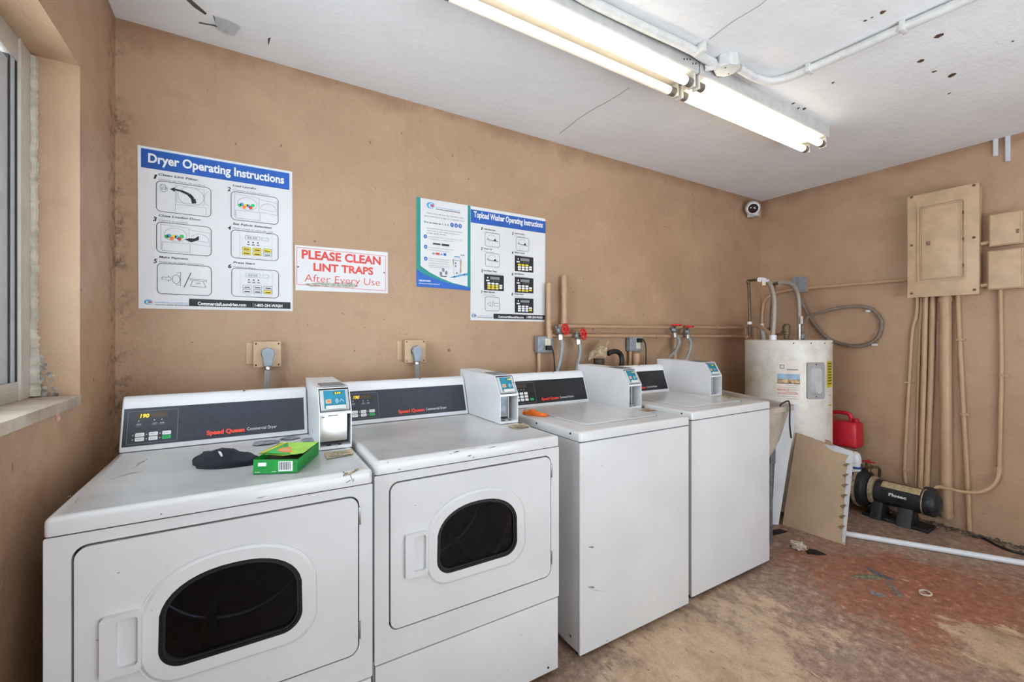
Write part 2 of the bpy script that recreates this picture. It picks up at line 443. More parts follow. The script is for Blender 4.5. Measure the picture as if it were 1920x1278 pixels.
# ------------------------------------------------------------------ the room shell
WT = 0.22
bm = nb(); box(bm, (XL - WT, YF - 0.15, -0.12), (XR + 0.15, D + 0.15, 0)); FL = struct('floor', bm, FLOOR, 'worn red and tan painted concrete floor', 'floor')
bm = nb(); box(bm, (XL - WT, YF - 0.15, H), (XR + 0.15, D + 0.15, H + 0.12)); CE = struct('ceiling', bm, CEIL, 'white painted plaster ceiling with cracks and rust spots', 'ceiling')
bm = nb(); box(bm, (XL - WT, D, 0), (XR + 0.15, D + 0.15, H)); WB = struct('wall_back', bm, WALL, 'long tan plaster wall behind the washers and dryers', 'wall')
bm = nb(); box(bm, (XR, YF, 0), (XR + 0.15, D, H)); WR = struct('wall_right', bm, WALL, 'tan plaster wall carrying the electrical panel and conduits', 'wall')
# left wall with the window opening
WY0, WY1, WZ0, WZ1 = 0.15, 1.865, 1.085, 2.146
bm = nb()
ring_plate(bm, [(YF, 0), (D, 0), (D, H), (YF, H)], [[(WY0, WZ0), (WY1, WZ0), (WY1, WZ1), (WY0, WZ1)]], lambda a, b, d: (d, a, b), XL, XL - WT)
WLFT = struct('wall_left', bm, WALL, 'tan plaster wall with the recessed window', 'wall')
# front wall with an open doorway behind the camera
bm = nb()
ring_plate(bm, [(XL, 0), (XR, 0), (XR, H), (XL, H)], [[(0.15, 0.02), (2.85, 0.02), (2.85, 2.12), (0.15, 2.12)]], lambda a, b, d: (a, d, b), YF, YF - 0.15)
struct('wall_front', bm, WALL, 'tan plaster wall with the open doorway behind the viewpoint', 'wall')
# sill
SILL = NB('dusty_concrete_sill')
SILL.base(SILL.mix(SILL.ramp(SILL.noise(5, 7, 0.7), 0.35, 0.65), rgb(206, 194, 178), rgb(168, 152, 134))); SILL.rough(0.8); SILL.bump(SILL.noise(30, 6), 0.3, 0.006)
bm = nb(); box(bm, (XL - WT + 0.02, WY0 + 0.001, WZ0 + 0.0005), (XL + 0.004, WY1 - 0.001, WZ0 + 0.031), 0.004)
struct('trim_1', bm, SILL.m, 'dusty pale window sill slab', 'window sill')
# window
FRM = M('white_aluminium_frame', rgb(206, 200, 190), 0.4, 0.1, 0.05, 8)
SASH = M('sash_aluminium', rgb(200, 208, 216), 0.35, 0.3, 0.04)
GLS = NB('window_glass'); GLS.base((0.9, 0.95, 0.97, 1)); GLS.rough(0.03); GLS.p.inputs['Transmission Weight'].default_value = 1.0
win = bpy.data.objects.new('window_1', None); COL.objects.link(win); win.location = (XL - 0.13, WY1, WZ0 + 0.031)
win['kind'] = 'structure'; win['label'] = 'aluminium sliding window set deep in the left wall'; win['category'] = 'window'
fx0, fx1 = XL - 0.16, XL - 0.105
zb = WZ0 + 0.031
JW = 0.070
bm = nb(); box(bm, (fx0, WY1 - JW, zb), (fx1, WY1, WZ1), 0.003); part(win, 'jamb', bm, FRM)
bm = nb(); box(bm, (fx0, WY1 - JW - 0.018, zb), (fx1 + 0.004, WY1 - JW + 0.001, WZ1), 0.002); part(win, 'jamb_bead', bm, FRM)
bm = nb(); box(bm, (fx0, WY0, zb), (fx1, WY0 + 0.06, WZ1), 0.003); part(win, 'jamb', bm, FRM)
y1 = WY1 - JW - 0.018
bm = nb(); box(bm, (fx0, WY0 + 0.06, WZ1 - 0.07), (fx1, y1, WZ1), 0.003); part(win, 'head', bm, FRM)
bm = nb(); box(bm, (fx0, WY0 + 0.06, zb), (fx1, y1, zb + 0.055), 0.003)
box(bm, (fx1 - 0.002, WY0 + 0.06, zb + 0.030), (fx1 + 0.003, y1, zb + 0.034)); part(win, 'bottom_rail', bm, FRM)
sx0, sx1 = fx1 - 0.034, fx1 - 0.008
bm = nb(); box(bm, (sx0, y1 - 0.009, zb + 0.055), (fx1 - 0.003, y1, WZ1 - 0.07)); part(win, 'track', bm, BLACK)
bm = nb(); box(bm, (sx0, y1 - 0.031, zb + 0.055), (fx1 - 0.005, y1 - 0.009, WZ1 - 0.07)); part(win, 'stop', bm, SASH)
bm = nb(); box(bm, (sx0, y1 - 0.042, zb + 0.055), (fx1 - 0.0065, y1 - 0.031, WZ1 - 0.07)); part(win, 'weather_strip', bm, BLACK)
y2 = y1 - 0.042
bm = nb()
ring_plate(bm, [(0.99, zb + 0.056), (y2, zb + 0.056), (y2, WZ1 - 0.085), (0.99, WZ1 - 0.085)], [[(1.03, zb + 0.10), (y2 - 0.05, zb + 0.10), (y2 - 0.05, WZ1 - 0.125), (1.03, WZ1 - 0.125)]], lambda a, b, d: (d, a, b), sx1, sx0)
sash = part(win, 'sash', bm, SASH)
bm = nb(); box(bm, (sx0 + 0.006, 1.03, zb + 0.10), (sx0 + 0.011, y2 - 0.05, WZ1 - 0.125)); part(sash, 'pane', bm, GLS.m)
bm = nb()
ring_plate(bm, [(WY0 + 0.062, zb + 0.056), (1.02, zb + 0.056), (1.02, WZ1 - 0.085), (WY0 + 0.062, WZ1 - 0.085)], [[(WY0 + 0.10, zb + 0.10), (0.98, zb + 0.10), (0.98, WZ1 - 0.125), (WY0 + 0.10, WZ1 - 0.125)]], lambda a, b, d: (d, a, b), sx0 - 0.002, sx0 - 0.020)
sash2 = part(win, 'sash', bm, SASH)
bm = nb(); box(bm, (sx0 - 0.013, WY0 + 0.10, zb + 0.10), (sx0 - 0.008, 0.98, WZ1 - 0.125)); part(sash2, 'pane', bm, GLS.m)
# ragged sealant between frame and plaster, torn open at the bottom
CAULK = M('ragged_sealant', rgb(196, 190, 174), 0.8, 0, 0.12, 30, 0.5, 90)
bm = nb(); pts = []; rad = []
for k in range(160):
    t = k / 159; z = zb + 0.005 + (WZ1 - zb - 0.01) * t
    pts.append((fx1 + 0.002 + 0.004 * mnoise.noise(Vector((z * 23, 0, 0))), WY1 - 0.004, z)); rad.append(0.012 + 0.006 * (mnoise.noise(Vector((z * 90, 5, 1)))) + (0.006 * max(0, 1 - t * 5)))
tube(bm, pts, 0.01, 8, radii=rad); part(win, 'sealant', bm, CAULK)
RUB = M('crumbled_grey_mortar', rgb(158, 154, 146), 0.9, 0, 0.3, 60, 0.6, 90)
bm = nb()
for k in range(70):
    z = zb + 0.003 + random.random() ** 1.8 * 0.13; x = fx1 + 0.006 + random.random() ** 1.5 * 0.060 * (1 - (z - zb) / 0.16)
    blob(bm, (x, WY1 - 0.002, z), random.uniform(0.003, 0.008), 0.7, 1, k, 2.0, (1, 0.35, 0.9))
part(win, 'crumbled_mortar', bm, RUB)
# pink paper strip stuck under the sill
STRIP = M('pink_paper', rgb(226, 178, 164), 0.8, 0, 0.15, 90)
p = onX(104, 760, XL); p2 = onX(107, 786, XL)
bm = nb(); prism(bm, [(p.y - 0.012, p.z), (p.y + 0.006, p.z + 0.006), (p2.y + 0.012, p2.z), (p2.y - 0.004, p2.z - 0.006)], XL + 0.0008, XL + 0.003)
solo('paper_strip', bm, STRIP, 'small pink paper strip stuck to the wall under the window sill', 'paper scrap')

# peeling paint, cracks and rust spots of the ceiling
CRK = M('bare_dark_plaster', rgb(88, 84, 80), 0.9, 0, 0.1)
def ceil_poly(px, m, name, z=H - 0.0012):
    bm = nb(); bm.faces.new([bm.verts.new(onZ(x, y, z)) for x, y in px])
    o = part(CE, name, bm, m, smooth=False); return o
ceil_poly([(346, -3), (356, -3), (388, 25), (385, 28), (364, 14)], CRK, 'paint_crack')
ceil_poly([(399, 28), (402, 30), (414, 50), (423, 57), (420, 60), (408, 51), (391, 47), (372, 44), (374, 41), (392, 45), (405, 47)], CRK, 'paint_crack')
ceil_poly([(502, 72), (508, 70), (503, 86)], CRK, 'paint_crack')
bm = nb()   # curled flake of paint
g = [[(420, 61), (430, 66), (440, 68)], [(405, 48), (425, 52), (446, 58)], [(402, 30), (425, 36), (455, 50)]]
zz = [0.016, 0.007, 0.0015]
vv = [[bm.verts.new(onZ(x, y, H - zz[i])) for x, y in r] for i, r in enumerate(g)]
for i in range(2):
    for j in range(2): bm.faces.new((vv[i][j], vv[i][j + 1], vv[i + 1][j + 1], vv[i + 1][j]))
bmesh.ops.solidify(bm, geom=bm.faces[:], thickness=0.0015)
part(CE, 'paint_flake', bm, CEIL)
for path in ([(1180, 164), (1160, 178), (1140, 190), (1112, 205), (1085, 222), (1068, 236), (1050, 250)], [(1440, -3), (1425, 10), (1400, 25), (1372, 42), (1345, 62), (1330, 74)]):
    up_ = [(x, y - 0.7) for x, y in path]; dn = [(x, y + 0.7) for x, y in reversed(path)]
    ceil_poly(up_ + dn, M('hairline_crack', rgb(168, 164, 160), 0.9, 0, 0), 'hairline_crack')
RUST = M('rust_stain', rgb(96, 66, 48), 0.9, 0, 0.3, 60)
for (x, y, a, c) in [(1655, 23, 8, 4), (1622, 39, 5, 2), (1635, 33, 4, 2), (1760, 67, 13, 5), (1727, 114, 10, 4), (1785, 141, 11, 4), (1752, 134, 7, 2), (1562, 155, 4, 2), (1780, 175, 5, 1.5), (1487, 194, 5, 2), (1497, 203, 4, 2), (1508, 204, 5, 3), (1899, 77, 4, 2)]:
    px = []
    for k in range(12):
        t = k / 12 * 2 * math.pi; rr = 0.75 + 0.5 * random.random()
        dx, dy = a * rr * math.cos(t), c * rr * math.sin(t); px.append((x + dx * .7, y + dy * .7 - 0.25 * dx))
    ceil_poly(px, RUST, 'rust_spot')

# ------------------------------------------------------------------ laundry machines
def dshape(cx, zb_, w, h, grow=0.0, seg=10):
    """window outline of the dryer door: flat bottom with round corners, high arched top"""
    w2 = w / 2 + grow; z0 = zb_ - grow; r = 0.045 + grow * 0.8; pts = []
    for k in range(seg + 1):
        a = math.radians(-90 + 90 * k / seg); pts.append((cx + w2 - r + r * math.cos(a), z0 + r + r * math.sin(a)))
    zs = zb_ + h * 0.50; hh = h * 0.50 + grow
    for k in range(1, 2 * seg):
        a = math.radians(180 * k / (2 * seg)); e = 2 / 2.25
        ca, sa = math.cos(a), math.sin(a)
        pts.append((cx + w2 * math.copysign(abs(ca) ** e, ca), zs + hh * sa ** e))
    for k in range(seg + 1):
        a = math.radians(180 + 90 * k / seg); pts.append((cx - w2 + r + r * math.cos(a), z0 + r + r * math.sin(a)))
    return pts
GLASSD = NB('dark_dryer_glass'); GLASSD.base((0.42, 0.47, 0.55, 1)); GLASSD.rough(0.02)
GLASSD.p.inputs['Transmission Weight'].default_value = 1.0; GLASSD.p.inputs['IOR'].default_value = 1.3
GASKET = M('grey_window_gasket', rgb(20, 21, 23), 0.3, 0, 0.05)
DRUM = M('galvanised_drum', rgb(96, 100, 108), 0.35, 0.8, 0.1)
HINGE = M('hinge_steel', rgb(150, 150, 148), 0.35, 0.8, 0.05)
SEAM = M('dark_seam_rubber', rgb(66, 68, 70), 0.7, 0, 0)  # plain dark grey for the joints and the door liner
def console(t, x, y, w, zt, kind, box_w, px0):
    cw = w - box_w
    A = (y + 0.597, zt + 0.002); B = (y + 0.649, zt + 0.158)
    prof = [A, B, (y + 0.655, zt + 0.170), (y + 0.668, zt + 0.178), (y + 0.70, zt + 0.176), (y + 0.705, zt + 0.002)]
    bm = nb(); prism(bm, prof, x + 0.002, x + cw, bev=0.007); co = part(t, 'console', bm, WHITE2, angle=40)
    V = Vector((0, B[0] - A[0], B[1] - A[1])).normalized()
    P = Print((x, A[0], A[1]), (1, 0, 0), V, 0.001)
    u1 = cw - 0.012
    P.rect(px0, 0.016, u1, 0.144, PANEL if kind == 'dryer' else PANELK); P.up()
    s = 0.0 if px0 < 0.02 else px0 - 0.010
    if kind == 'dryer':
        P.ring(s + 0.020, 0.023, s + 0.156, 0.134, 0.003, 0.0012, GREYINK); P.up()
        P.rect(s + 0.043, 0.107, s + 0.128, 0.126, LEDOFF); P.up()
        P.text('190', s + 0.052, 0.110, 0.013, LED, 0.024, 0.15, 0.02)
        P.text('MINS', s + 0.085, 0.110, 0.011, M('dim_led', rgb(110, 84, 60), 0.5, 0, 0), 0.034)
        for (a, c) in ((0.044, 0.1), (0.086, 0.1), (0.106, 0.1)):
            P.text('\u2022', s + a + 0.003, c - 0.005, 0.010, WPRINT); P.rect(s + a, c - 0.012, s + a + 0.012, c - 0.0105, WPRINT); P.rect(s + a - 0.003, c - 0.017, s + a + 0.013, c - 0.0152, GREYINK)
        for i, a in enumerate((0.042, 0.078, 0.114)):
            for j, c in enumerate((0.0465, 0.0315)):
                m = GRN if (i == 2 and j == 1) else WPRINT
                P.poly(rrect(s + a, c, s + a + 0.024, c + 0.0125, 0.002, 2), m)
                P.ell((s + a - 0.006, c + 0.006), 0.0017, 0.0017, WPRINT, 8)
        P.up()
        for i, a in enumerate((0.042, 0.078, 0.114)):
            for j, c in enumerate((0.0465, 0.0315)):
                if not (i == 2 and j == 1): P.text((('HIGH', 'MED', 'LOW'), ('PERM', 'DELIC', ''))[j][i], s + a + 0.003, c + 0.004, 0.0045, GREYINK, 0.017)
                else: P.text('START', s + a + 0.004, c + 0.004, 0.0045, INK, 0.016)
    else:
        P.ring(s + 0.022, 0.024, s + 0.158, 0.134, 0.003, 0.0012, GREYINK); P.up()
        P.rect(s + 0.035, 0.108, s + 0.110, 0.126, LEDOFF); P.up()
        for a in (0.05, 0.068, 0.086): P.rect(s + a, 0.094, s + a + 0.006, 0.1, GREYINK)
        for i in range(3):
            for j in range(3): P.poly(rrect(s + 0.03 + i * 0.028, 0.036 + j * 0.017, s + 0.052 + i * 0.028, 0.049 + j * 0.017, 0.002, 2), WPRINT)
        P.poly(rrect(s + 0.118, 0.036, s + 0.142, 0.049, 0.002, 2), GRN)
    k = cw / 0.57
    P.text('Speed Queen', 0.240 * k, 0.031, 0.0145, REDB, 0.116 * k, 0, 0.035)
    P.text('Commercial ' + ('Dryer' if kind == 'dryer' else 'Washer'), 0.364 * k, 0.033, 0.0115, WPRINT, 0.098 * k)
    P.done(co, 'control_panel', 'dark control panel with display, keys and red lettering')
    bm = nb(); lathe(bm, [(0, 0), (0.004, 0), (0.004, 0.002), (0, 0.002)], (x + cw * 0.62, y + 0.660, zt + 0.1765), 'Z', 10); part(co, 'screw', bm, BLACK)
    return co
def payment_box(t, x, y, w, zt, box_w, full_plate):
    """card payment meter bolted on the right of the machine top"""
    x0, x1 = x + w - box_w + 0.003, x + w - 0.002; th = 0.003
    y0 = y + 0.292; yb = y + 0.705
    prof = [(y0, zt + 0.001), (y0, zt + 0.127), (y0 + 0.048, zt + 0.206), (yb, zt + 0.212), (yb, zt + 0.001)]
    bm = nb()
    prism(bm, prof, x0, x0 + th); prism(bm, prof, x1 - th, x1)
    prism(bm, [(y0 + 0.048, zt + 0.206), (yb, zt + 0.212), (yb, zt + 0.209), (y0 + 0.048, zt + 0.203)], x0 + th, x1 - th)
    box(bm, (x0 + th, yb - th, zt + 0.001), (x1 - th, yb, zt + 0.209))
    box(bm, (x0 + th, y0, zt + 0.001), (x1 - th, y0 + 0.06, zt + 0.010))
    box(bm, (x0 + th, y0, zt + 0.118), (x1 - th, y0 + 0.06, zt + 0.127))
    pb = part(t, 'payment_box', bm, WHITE2, 'white metal card payment box on the machine top')
    bm = nb(); box(bm, (x0 + 0.016, y0 + 0.06, zt + 0.2092), (x1 - 0.010, y0 + 0.17, zt + 0.2110), rot=Matrix.Rotation(0.0165, 3, 'X')); part(pb, 'top_plate', bm, GALV)
    if full_plate:
        bm = nb(); box(bm, (x0 + 0.004, y0 + 0.010, zt + 0.026), (x1 - 0.014, y0 + 0.016, zt + 0.117), 0.001); part(pb, 'coin_vault_door', bm, STEEL, 'bare metal vault plate')
        bm = nb(); box(bm, (x0 + 0.03, y0 + 0.0085, zt + 0.112), (x0 + 0.062, y0 + 0.0105, zt + 0.115)); box(bm, (x0 + 0.010, y0 + 0.0085, zt + 0.108), (x0 + 0.018, y0 + 0.0105, zt + 0.111)); part(pb, 'slot', bm, DARK)
    else:
        bm = nb(); box(bm, (x0 + 0.006, y0 + 0.055, zt + 0.020), (x1 - 0.02, y0 + 0.06, zt + 0.117)); part(pb, 'coin_vault_door', bm, GALV, 'grey vault plate set back in the opening')
        bm = nb(); box(bm, (x1 - 0.022, y0 + 0.05, zt + 0.012), (x1 - 0.018, y0 + 0.054, zt + 0.112)); part(pb, 'vault_rail', bm, WHITE2)
    bm = nb()
    for a in (0.3, 0.62): lathe(bm, [(0, 0), (0.008, 0), (0.008, 0.0008), (0, 0.0008)], (x0 + a * box_w, y0 + 0.02, zt + 0.0102), 'Z', 12)
    part(pb, 'coin_recess', bm, BLACK)
    # card reader on the sloping face
    A = Vector((x0, y0, zt + 0.127)); V = Vector((0, 0.048, 0.079)); L = V.length; V.normalize(); N = Vector((1, 0, 0)).cross(V)
    R = Matrix((Vector((1, 0, 0)), V, N)).transposed()
    def loc(u, v, n): return A + R @ Vector((u, v, n))
    def rbox(bm, u0, v0, n0, u1_, v1, n1, bev=0):
        q = nb(); box(q, (u0, v0, n0), (u1_, v1, n1), bev)
        for v in q.verts: v.co = loc(*v.co)
        add(bm, q)
    W2 = x1 - x0
    bm = nb(); rbox(bm, th, 0.006, -0.018, W2 - th, L - 0.002, -0.014); part(pb, 'reader_recess', bm, DARK)
    bm = nb(); rbox(bm, th + 0.003, 0.008, -0.012, W2 - th - 0.003, L - 0.008, 0.000, 0.002); rd = part(pb, 'card_reader', bm, M('reader_grey', rgb(190, 194, 194), 0.45, 0, 0.03))
    P = Print(loc(0, 0, 0.0003), (1, 0, 0), V, 0.0003)
    a0, a1, b0, b1 = 0.018, W2 - 0.016, 0.014, L - 0.012
    P.rect(a0, b0, a1, b1, TEALSCR); P.up()
    P.rect(a0 + 0.032, b1 - 0.015, a1 - 0.012, b1 - 0.006, M('reader_display', rgb(70, 62, 40), 0.4, 0, 0)); P.up()
    P.text('2.00', a0 + 0.036, b1 - 0.0135, 0.006, LED, 0.020, 0, 0.02)
    P.rect(a0 + 0.005, b0 + 0.018, a0 + 0.023, b0 + 0.034, BEIGE); P.up(); P.ell((a0 + 0.015, b0 + 0.026), 0.005, 0.005, ORG, 10)
    for k in range(3): P.arc((a0 + 0.034, b0 + 0.026), 0.004 + k * 0.004, 0.005 + k * 0.003, 0.0012, WPRINT, -60, 60, 8)
    P.path([(a0 + 0.05, b0 + 0.022), (a0 + 0.056, b0 + 0.032), (a0 + 0.064, b0 + 0.022)], 0.0012, WPRINT)
    P.done(rd, 'reader_face', 'teal reader face with amber display')
    bm = nb(); rbox(bm, a0 + 0.004, 0.008, 0.0, a1 - 0.002, 0.022, 0.009, 0.003); part(rd, 'card_slot', bm, M('slot_white', rgb(214, 218, 214), 0.4, 0, 0.03))
    # price sticker on the top in front of the box
    P = Print((x0 + 0.002, y0 - 0.125, zt), (1, 0, 0), (0, 1, 0), 0.0009)
    P.poly([(0.006, 0.005), (0.088, 0.022), (0.098, 0.098), (0.008, 0.088)], BEIGE); P.up()
    for k in range(5): P.rect(0.014 + 0.005 * k, 0.03 + 0.012 * k, 0.055 + 0.006 * k, 0.034 + 0.012 * k, M('faded_print', rgb(120, 110, 90), 0.7, 0, 0))
    P.text('1.00', 0.045, 0.045, 0.016, INK, 0.036)
    P.rect(0.018, 0.022, 0.08, 0.029, INK)
    P.done(t, 'price_sticker', 'worn beige price sticker')
def machine_top(bm, x, y, w, z0, z1, recess=True):
    q = bmesh.new(); bmesh.ops.create_cube(q, size=1)
    for v in q.verts: v.co = Vector((x + (v.co.x + .5) * w, y - 0.004 + (v.co.y + .5) * 0.712, z0 + (v.co.z + .5) * (z1 - z0)))
    ed = [e for e in q.edges if not (e.verts[0].co.z < z1 - 1e-5 and e.verts[1].co.z < z1 - 1e-5)]
    bmesh.ops.bevel(q, geom=ed, offset=0.012, segments=4, affect='EDGES', profile=0.5)
    if recess:
        f = max(q.faces, key=lambda f: (round(f.calc_center_median().z, 5), f.calc_area()))
        r = bmesh.ops.inset_individual(q, faces=[f], thickness=0.008, depth=0)
        r = bmesh.ops.inset_individual(q, faces=[f], thickness=0.006, depth=-0.0022)
    add(bm, q)
def dryer(label, x, y, w, zt, box_w, px0, full_plate, group):
    t = thing('clothes_dryer', label, 'dryer', (x + w / 2, y + 0.36, 0), group)
    zl = zt - 0.041; zs = 0.307; d = 0.705
    # open-fronted cabinet
    bm = nb()
    for lo, hi in [((x, y + 0.02, 0.03), (x + 0.003, y + d, zl - 0.001)), ((x + w - 0.003, y + 0.02, 0.03), (x + w, y + d, zl - 0.001)), ((x + 0.003, y + d - 0.003, 0.03), (x + w - 0.003, y + d, zl - 0.001)), ((x + 0.003, y + 0.02, 0.03), (x + w - 0.003, y + d - 0.003, 0.033))]: box(bm, lo, hi)
    part(t, 'cabinet', bm, WHITE)
    bm = nb(); machine_top(bm, x, y, w, zl + 0.002, zt); tp = part(t, 'top_panel', bm, WHITE)
    bm = nb(); box(bm, (x + 0.004, y + 0.006, zl - 0.003), (x + w - 0.004, y + 0.03, zl + 0.003)); part(t, 'top_seam', bm, SEAM)
    dx0, dx1, dz0, dz1 = x + 0.043, x + w - 0.037, 0.388 + (zt - .914), 0.845 + (zt - .914)
    cx, gz, gw, gh = (dx0 + dx1) / 2, 0.523 + (zt - .914), 0.292, 0.206
    toP = lambda a, b, dd: (a, dd, b)
    bm = nb(); ring_plate(bm, rrect(x, zs + 0.003, x + w, zl - 0.002, 0.004, 2), [rrect(dx0, dz0, dx1, dz1, 0.030, 6)], toP, y, y + 0.02); part(t, 'front_panel', bm, WHITE)
    bm = nb(); ring_plate(bm, [(dx0 - 0.008, dz0 - 0.008), (dx1 + 0.008, dz0 - 0.008), (dx1 + 0.008, dz1 + 0.008), (dx0 - 0.008, dz1 + 0.008)], [dshape(cx, gz, gw, gh, 0.005)], toP, y + 0.021, y + 0.026); part(t, 'door_liner', bm, SEAM)
    bm = nb(); box(bm, (x + 0.003, y + 0.001, 0.035), (x + w - 0.003, y + 0.02, zs - 0.002), 0.003); lp = part(t, 'lower_panel', bm, WHITE)
    bm = nb(); lathe(bm, [(0, 0), (0.004, 0), (0.004, -0.002), (0, -0.002)], (x + w - 0.05, y + 0.001, 0.055), 'Y', 10); part(lp, 'screw', bm, BLACK)
    for a in (0.05, w - 0.05):
        for b_ in (0.06, d - 0.06):
            bm = nb(); lathe(bm, [(0, 0), (0.022, 0), (0.022, 0.008), (0.010, 0.014), (0.010, 0.031), (0, 0.031)], (x + a, y + b_, 0), 'Z', 12); part(t, 'levelling_foot', bm, BLACK)
    # door
    bm = nb(); ring_plate(bm, rrect(dx0 + 0.005, dz0 + 0.005, dx1 - 0.004, dz1 - 0.005, 0.026, 6), [dshape(cx, gz, gw, gh, 0.006)], toP, y - 0.002, y + 0.019); dr = part(t, 'door', bm, WHITE)
    bm = nb()
    for ga, gb, y0_, y1_ in ((0.044, 0.0425, -0.0035, -0.0015), (0.034, 0.006, -0.006, -0.0015)):
        ring_plate(bm, dshape(cx, gz, gw, gh, ga), [dshape(cx, gz, gw, gh, gb)], toP, y + y0_, y + y1_)
    q = nb(); A = dshape(cx, gz, gw, gh, 0.041); B = dshape(cx, gz, gw, gh, 0.034); n = len(A)
    va = [q.verts.new((a, y - 0.0021, b)) for a, b in A]; vb = [q.verts.new((a, y - 0.006, b)) for a, b in B]
    for i in range(n): q.faces.new((va[i], va[(i + 1) % n], vb[(i + 1) % n], vb[i]))
    add(bm, q); part(dr, 'window_surround', bm, WHITE, angle=50)
    bm = nb(); ring_plate(bm, dshape(cx, gz, gw, gh, 0.007), [dshape(cx, gz, gw, gh, -0.001)], toP, y - 0.005, y + 0.012); part(dr, 'window_gasket', bm, GASKET)
    bm = nb(); ring_plate(bm, dshape(cx, gz, gw, gh, 0.000), [dshape(cx, gz, gw, gh, -0.006)], toP, y - 0.001, y + 0.016); part(dr, 'inner_seal', bm, BLACK)
    bm = nb(); q = nb(); pts = dshape(cx, gz, gw, gh, -0.004)
    f1 = q.faces.new([q.verts.new((a, y + 0.004, b)) for a, b in pts]); f2 = q.faces.new([q.verts.new((a, y + 0.007, b)) for a, b in reversed(pts)])
    q.verts.ensure_lookup_table(); n = len(pts)
    for i in range(n): q.faces.new((q.verts[i], q.verts[(i + 1) % n], q.verts[2 * n - 1 - (i + 1) % n], q.verts[2 * n - 1 - i]))
    add(bm, q); part(dr, 'window_glass', bm, GLASSD.m, 'dark round-topped door glass')
    hx0, hx1, hz0, hz1 = dx0 + 0.048, dx0 + 0.119, 0.541 + (zt - .914), 0.677 + (zt - .914)
    bm = nb(); ring_plate(bm, rrect(hx0, hz0, hx1, hz1, 0.008, 3), [rrect(hx0 + 0.028, hz0 + 0.016, hx1 - 0.006, hz1 - 0.010, 0.008, 3)], toP, y - 0.015, y - 0.0015)
    q = nb(); a0 = [q.verts.new(c) for c in ((hx0 + 0.028, y - 0.0025, hz0 + 0.016), (hx1 - 0.006, y - 0.0045, hz0 + 0.016), (hx1 - 0.006, y - 0.0045, hz1 - 0.01), (hx0 + 0.028, y - 0.0025, hz1 - 0.01))]; q.faces.new(a0); add(bm, q)
    part(dr, 'handle', bm, WHITE, 'recessed white door pull')
    for hz in (dz1 - 0.085, dz0 + 0.045):
        bm = nb(); box(bm, (dx1 - 0.003, y - 0.004, hz), (dx1 + 0.0035, y + 0.003, hz + 0.05), 0.001); part(dr, 'hinge', bm, HINGE)
    # drum
    bm = nb(); zc = 0.60 + (zt - .914)
    lathe(bm, [(0.235, 0.03), (0.27, 0.05), (0.272, 0.20), (0.266, 0.205), (0.266, 0.225), (0.272, 0.23), (0.272, 0.40), (0.25, 0.46), (0.10, 0.47), (0, 0.47)], (x + w / 2, y, zc), 'Y', 40); dm = part(t, 'drum', bm, DRUM, 'dull metal drum seen through the glass')
    for rr, yy in ((0.236, 0.034), (0.262, 0.215), (0.245, 0.455)):
        bm = nb(); tube(bm, [(x + w / 2 + rr * math.cos(k / 48 * 2 * math.pi), y + yy, zc + rr * math.sin(k / 48 * 2 * math.pi)) for k in range(49)], 0.006, 8, caps=False); part(dm, 'drum_ring', bm, STEEL)
    for k in range(3):
        a = math.radians(100 + 120 * k + (30 if px0 < .02 else 75)); bm = nb()
        c = Vector((x + w / 2 + 0.235 * math.cos(a), 0, zc + 0.235 * math.sin(a)))
        box(bm, (c.x - 0.045, y + 0.06, c.z - 0.012), (c.x + 0.045, y + 0.45, c.z + 0.012), 0.008, rot=Matrix.Rotation(-a, 3, 'Y'), about=(c.x, y + .2, c.z)); part(dm, 'baffle', bm, DRUM)
    console(t, x, y, w, zt, 'dryer', box_w, px0); payment_box(t, x, y, w, zt, box_w, full_plate)
    return t
D1 = dryer('front-load dryer nearest the window, with sock and green box on top', -0.376, 1.296, 0.680, 0.914, 0.110, 0.009, True, 'dryers along the back wall')
D2 = dryer('front-load dryer standing between the other dryer and a washer', 0.318, 1.330, 0.690, 0.922, 0.096, 0.020, False, 'dryers along the back wall')

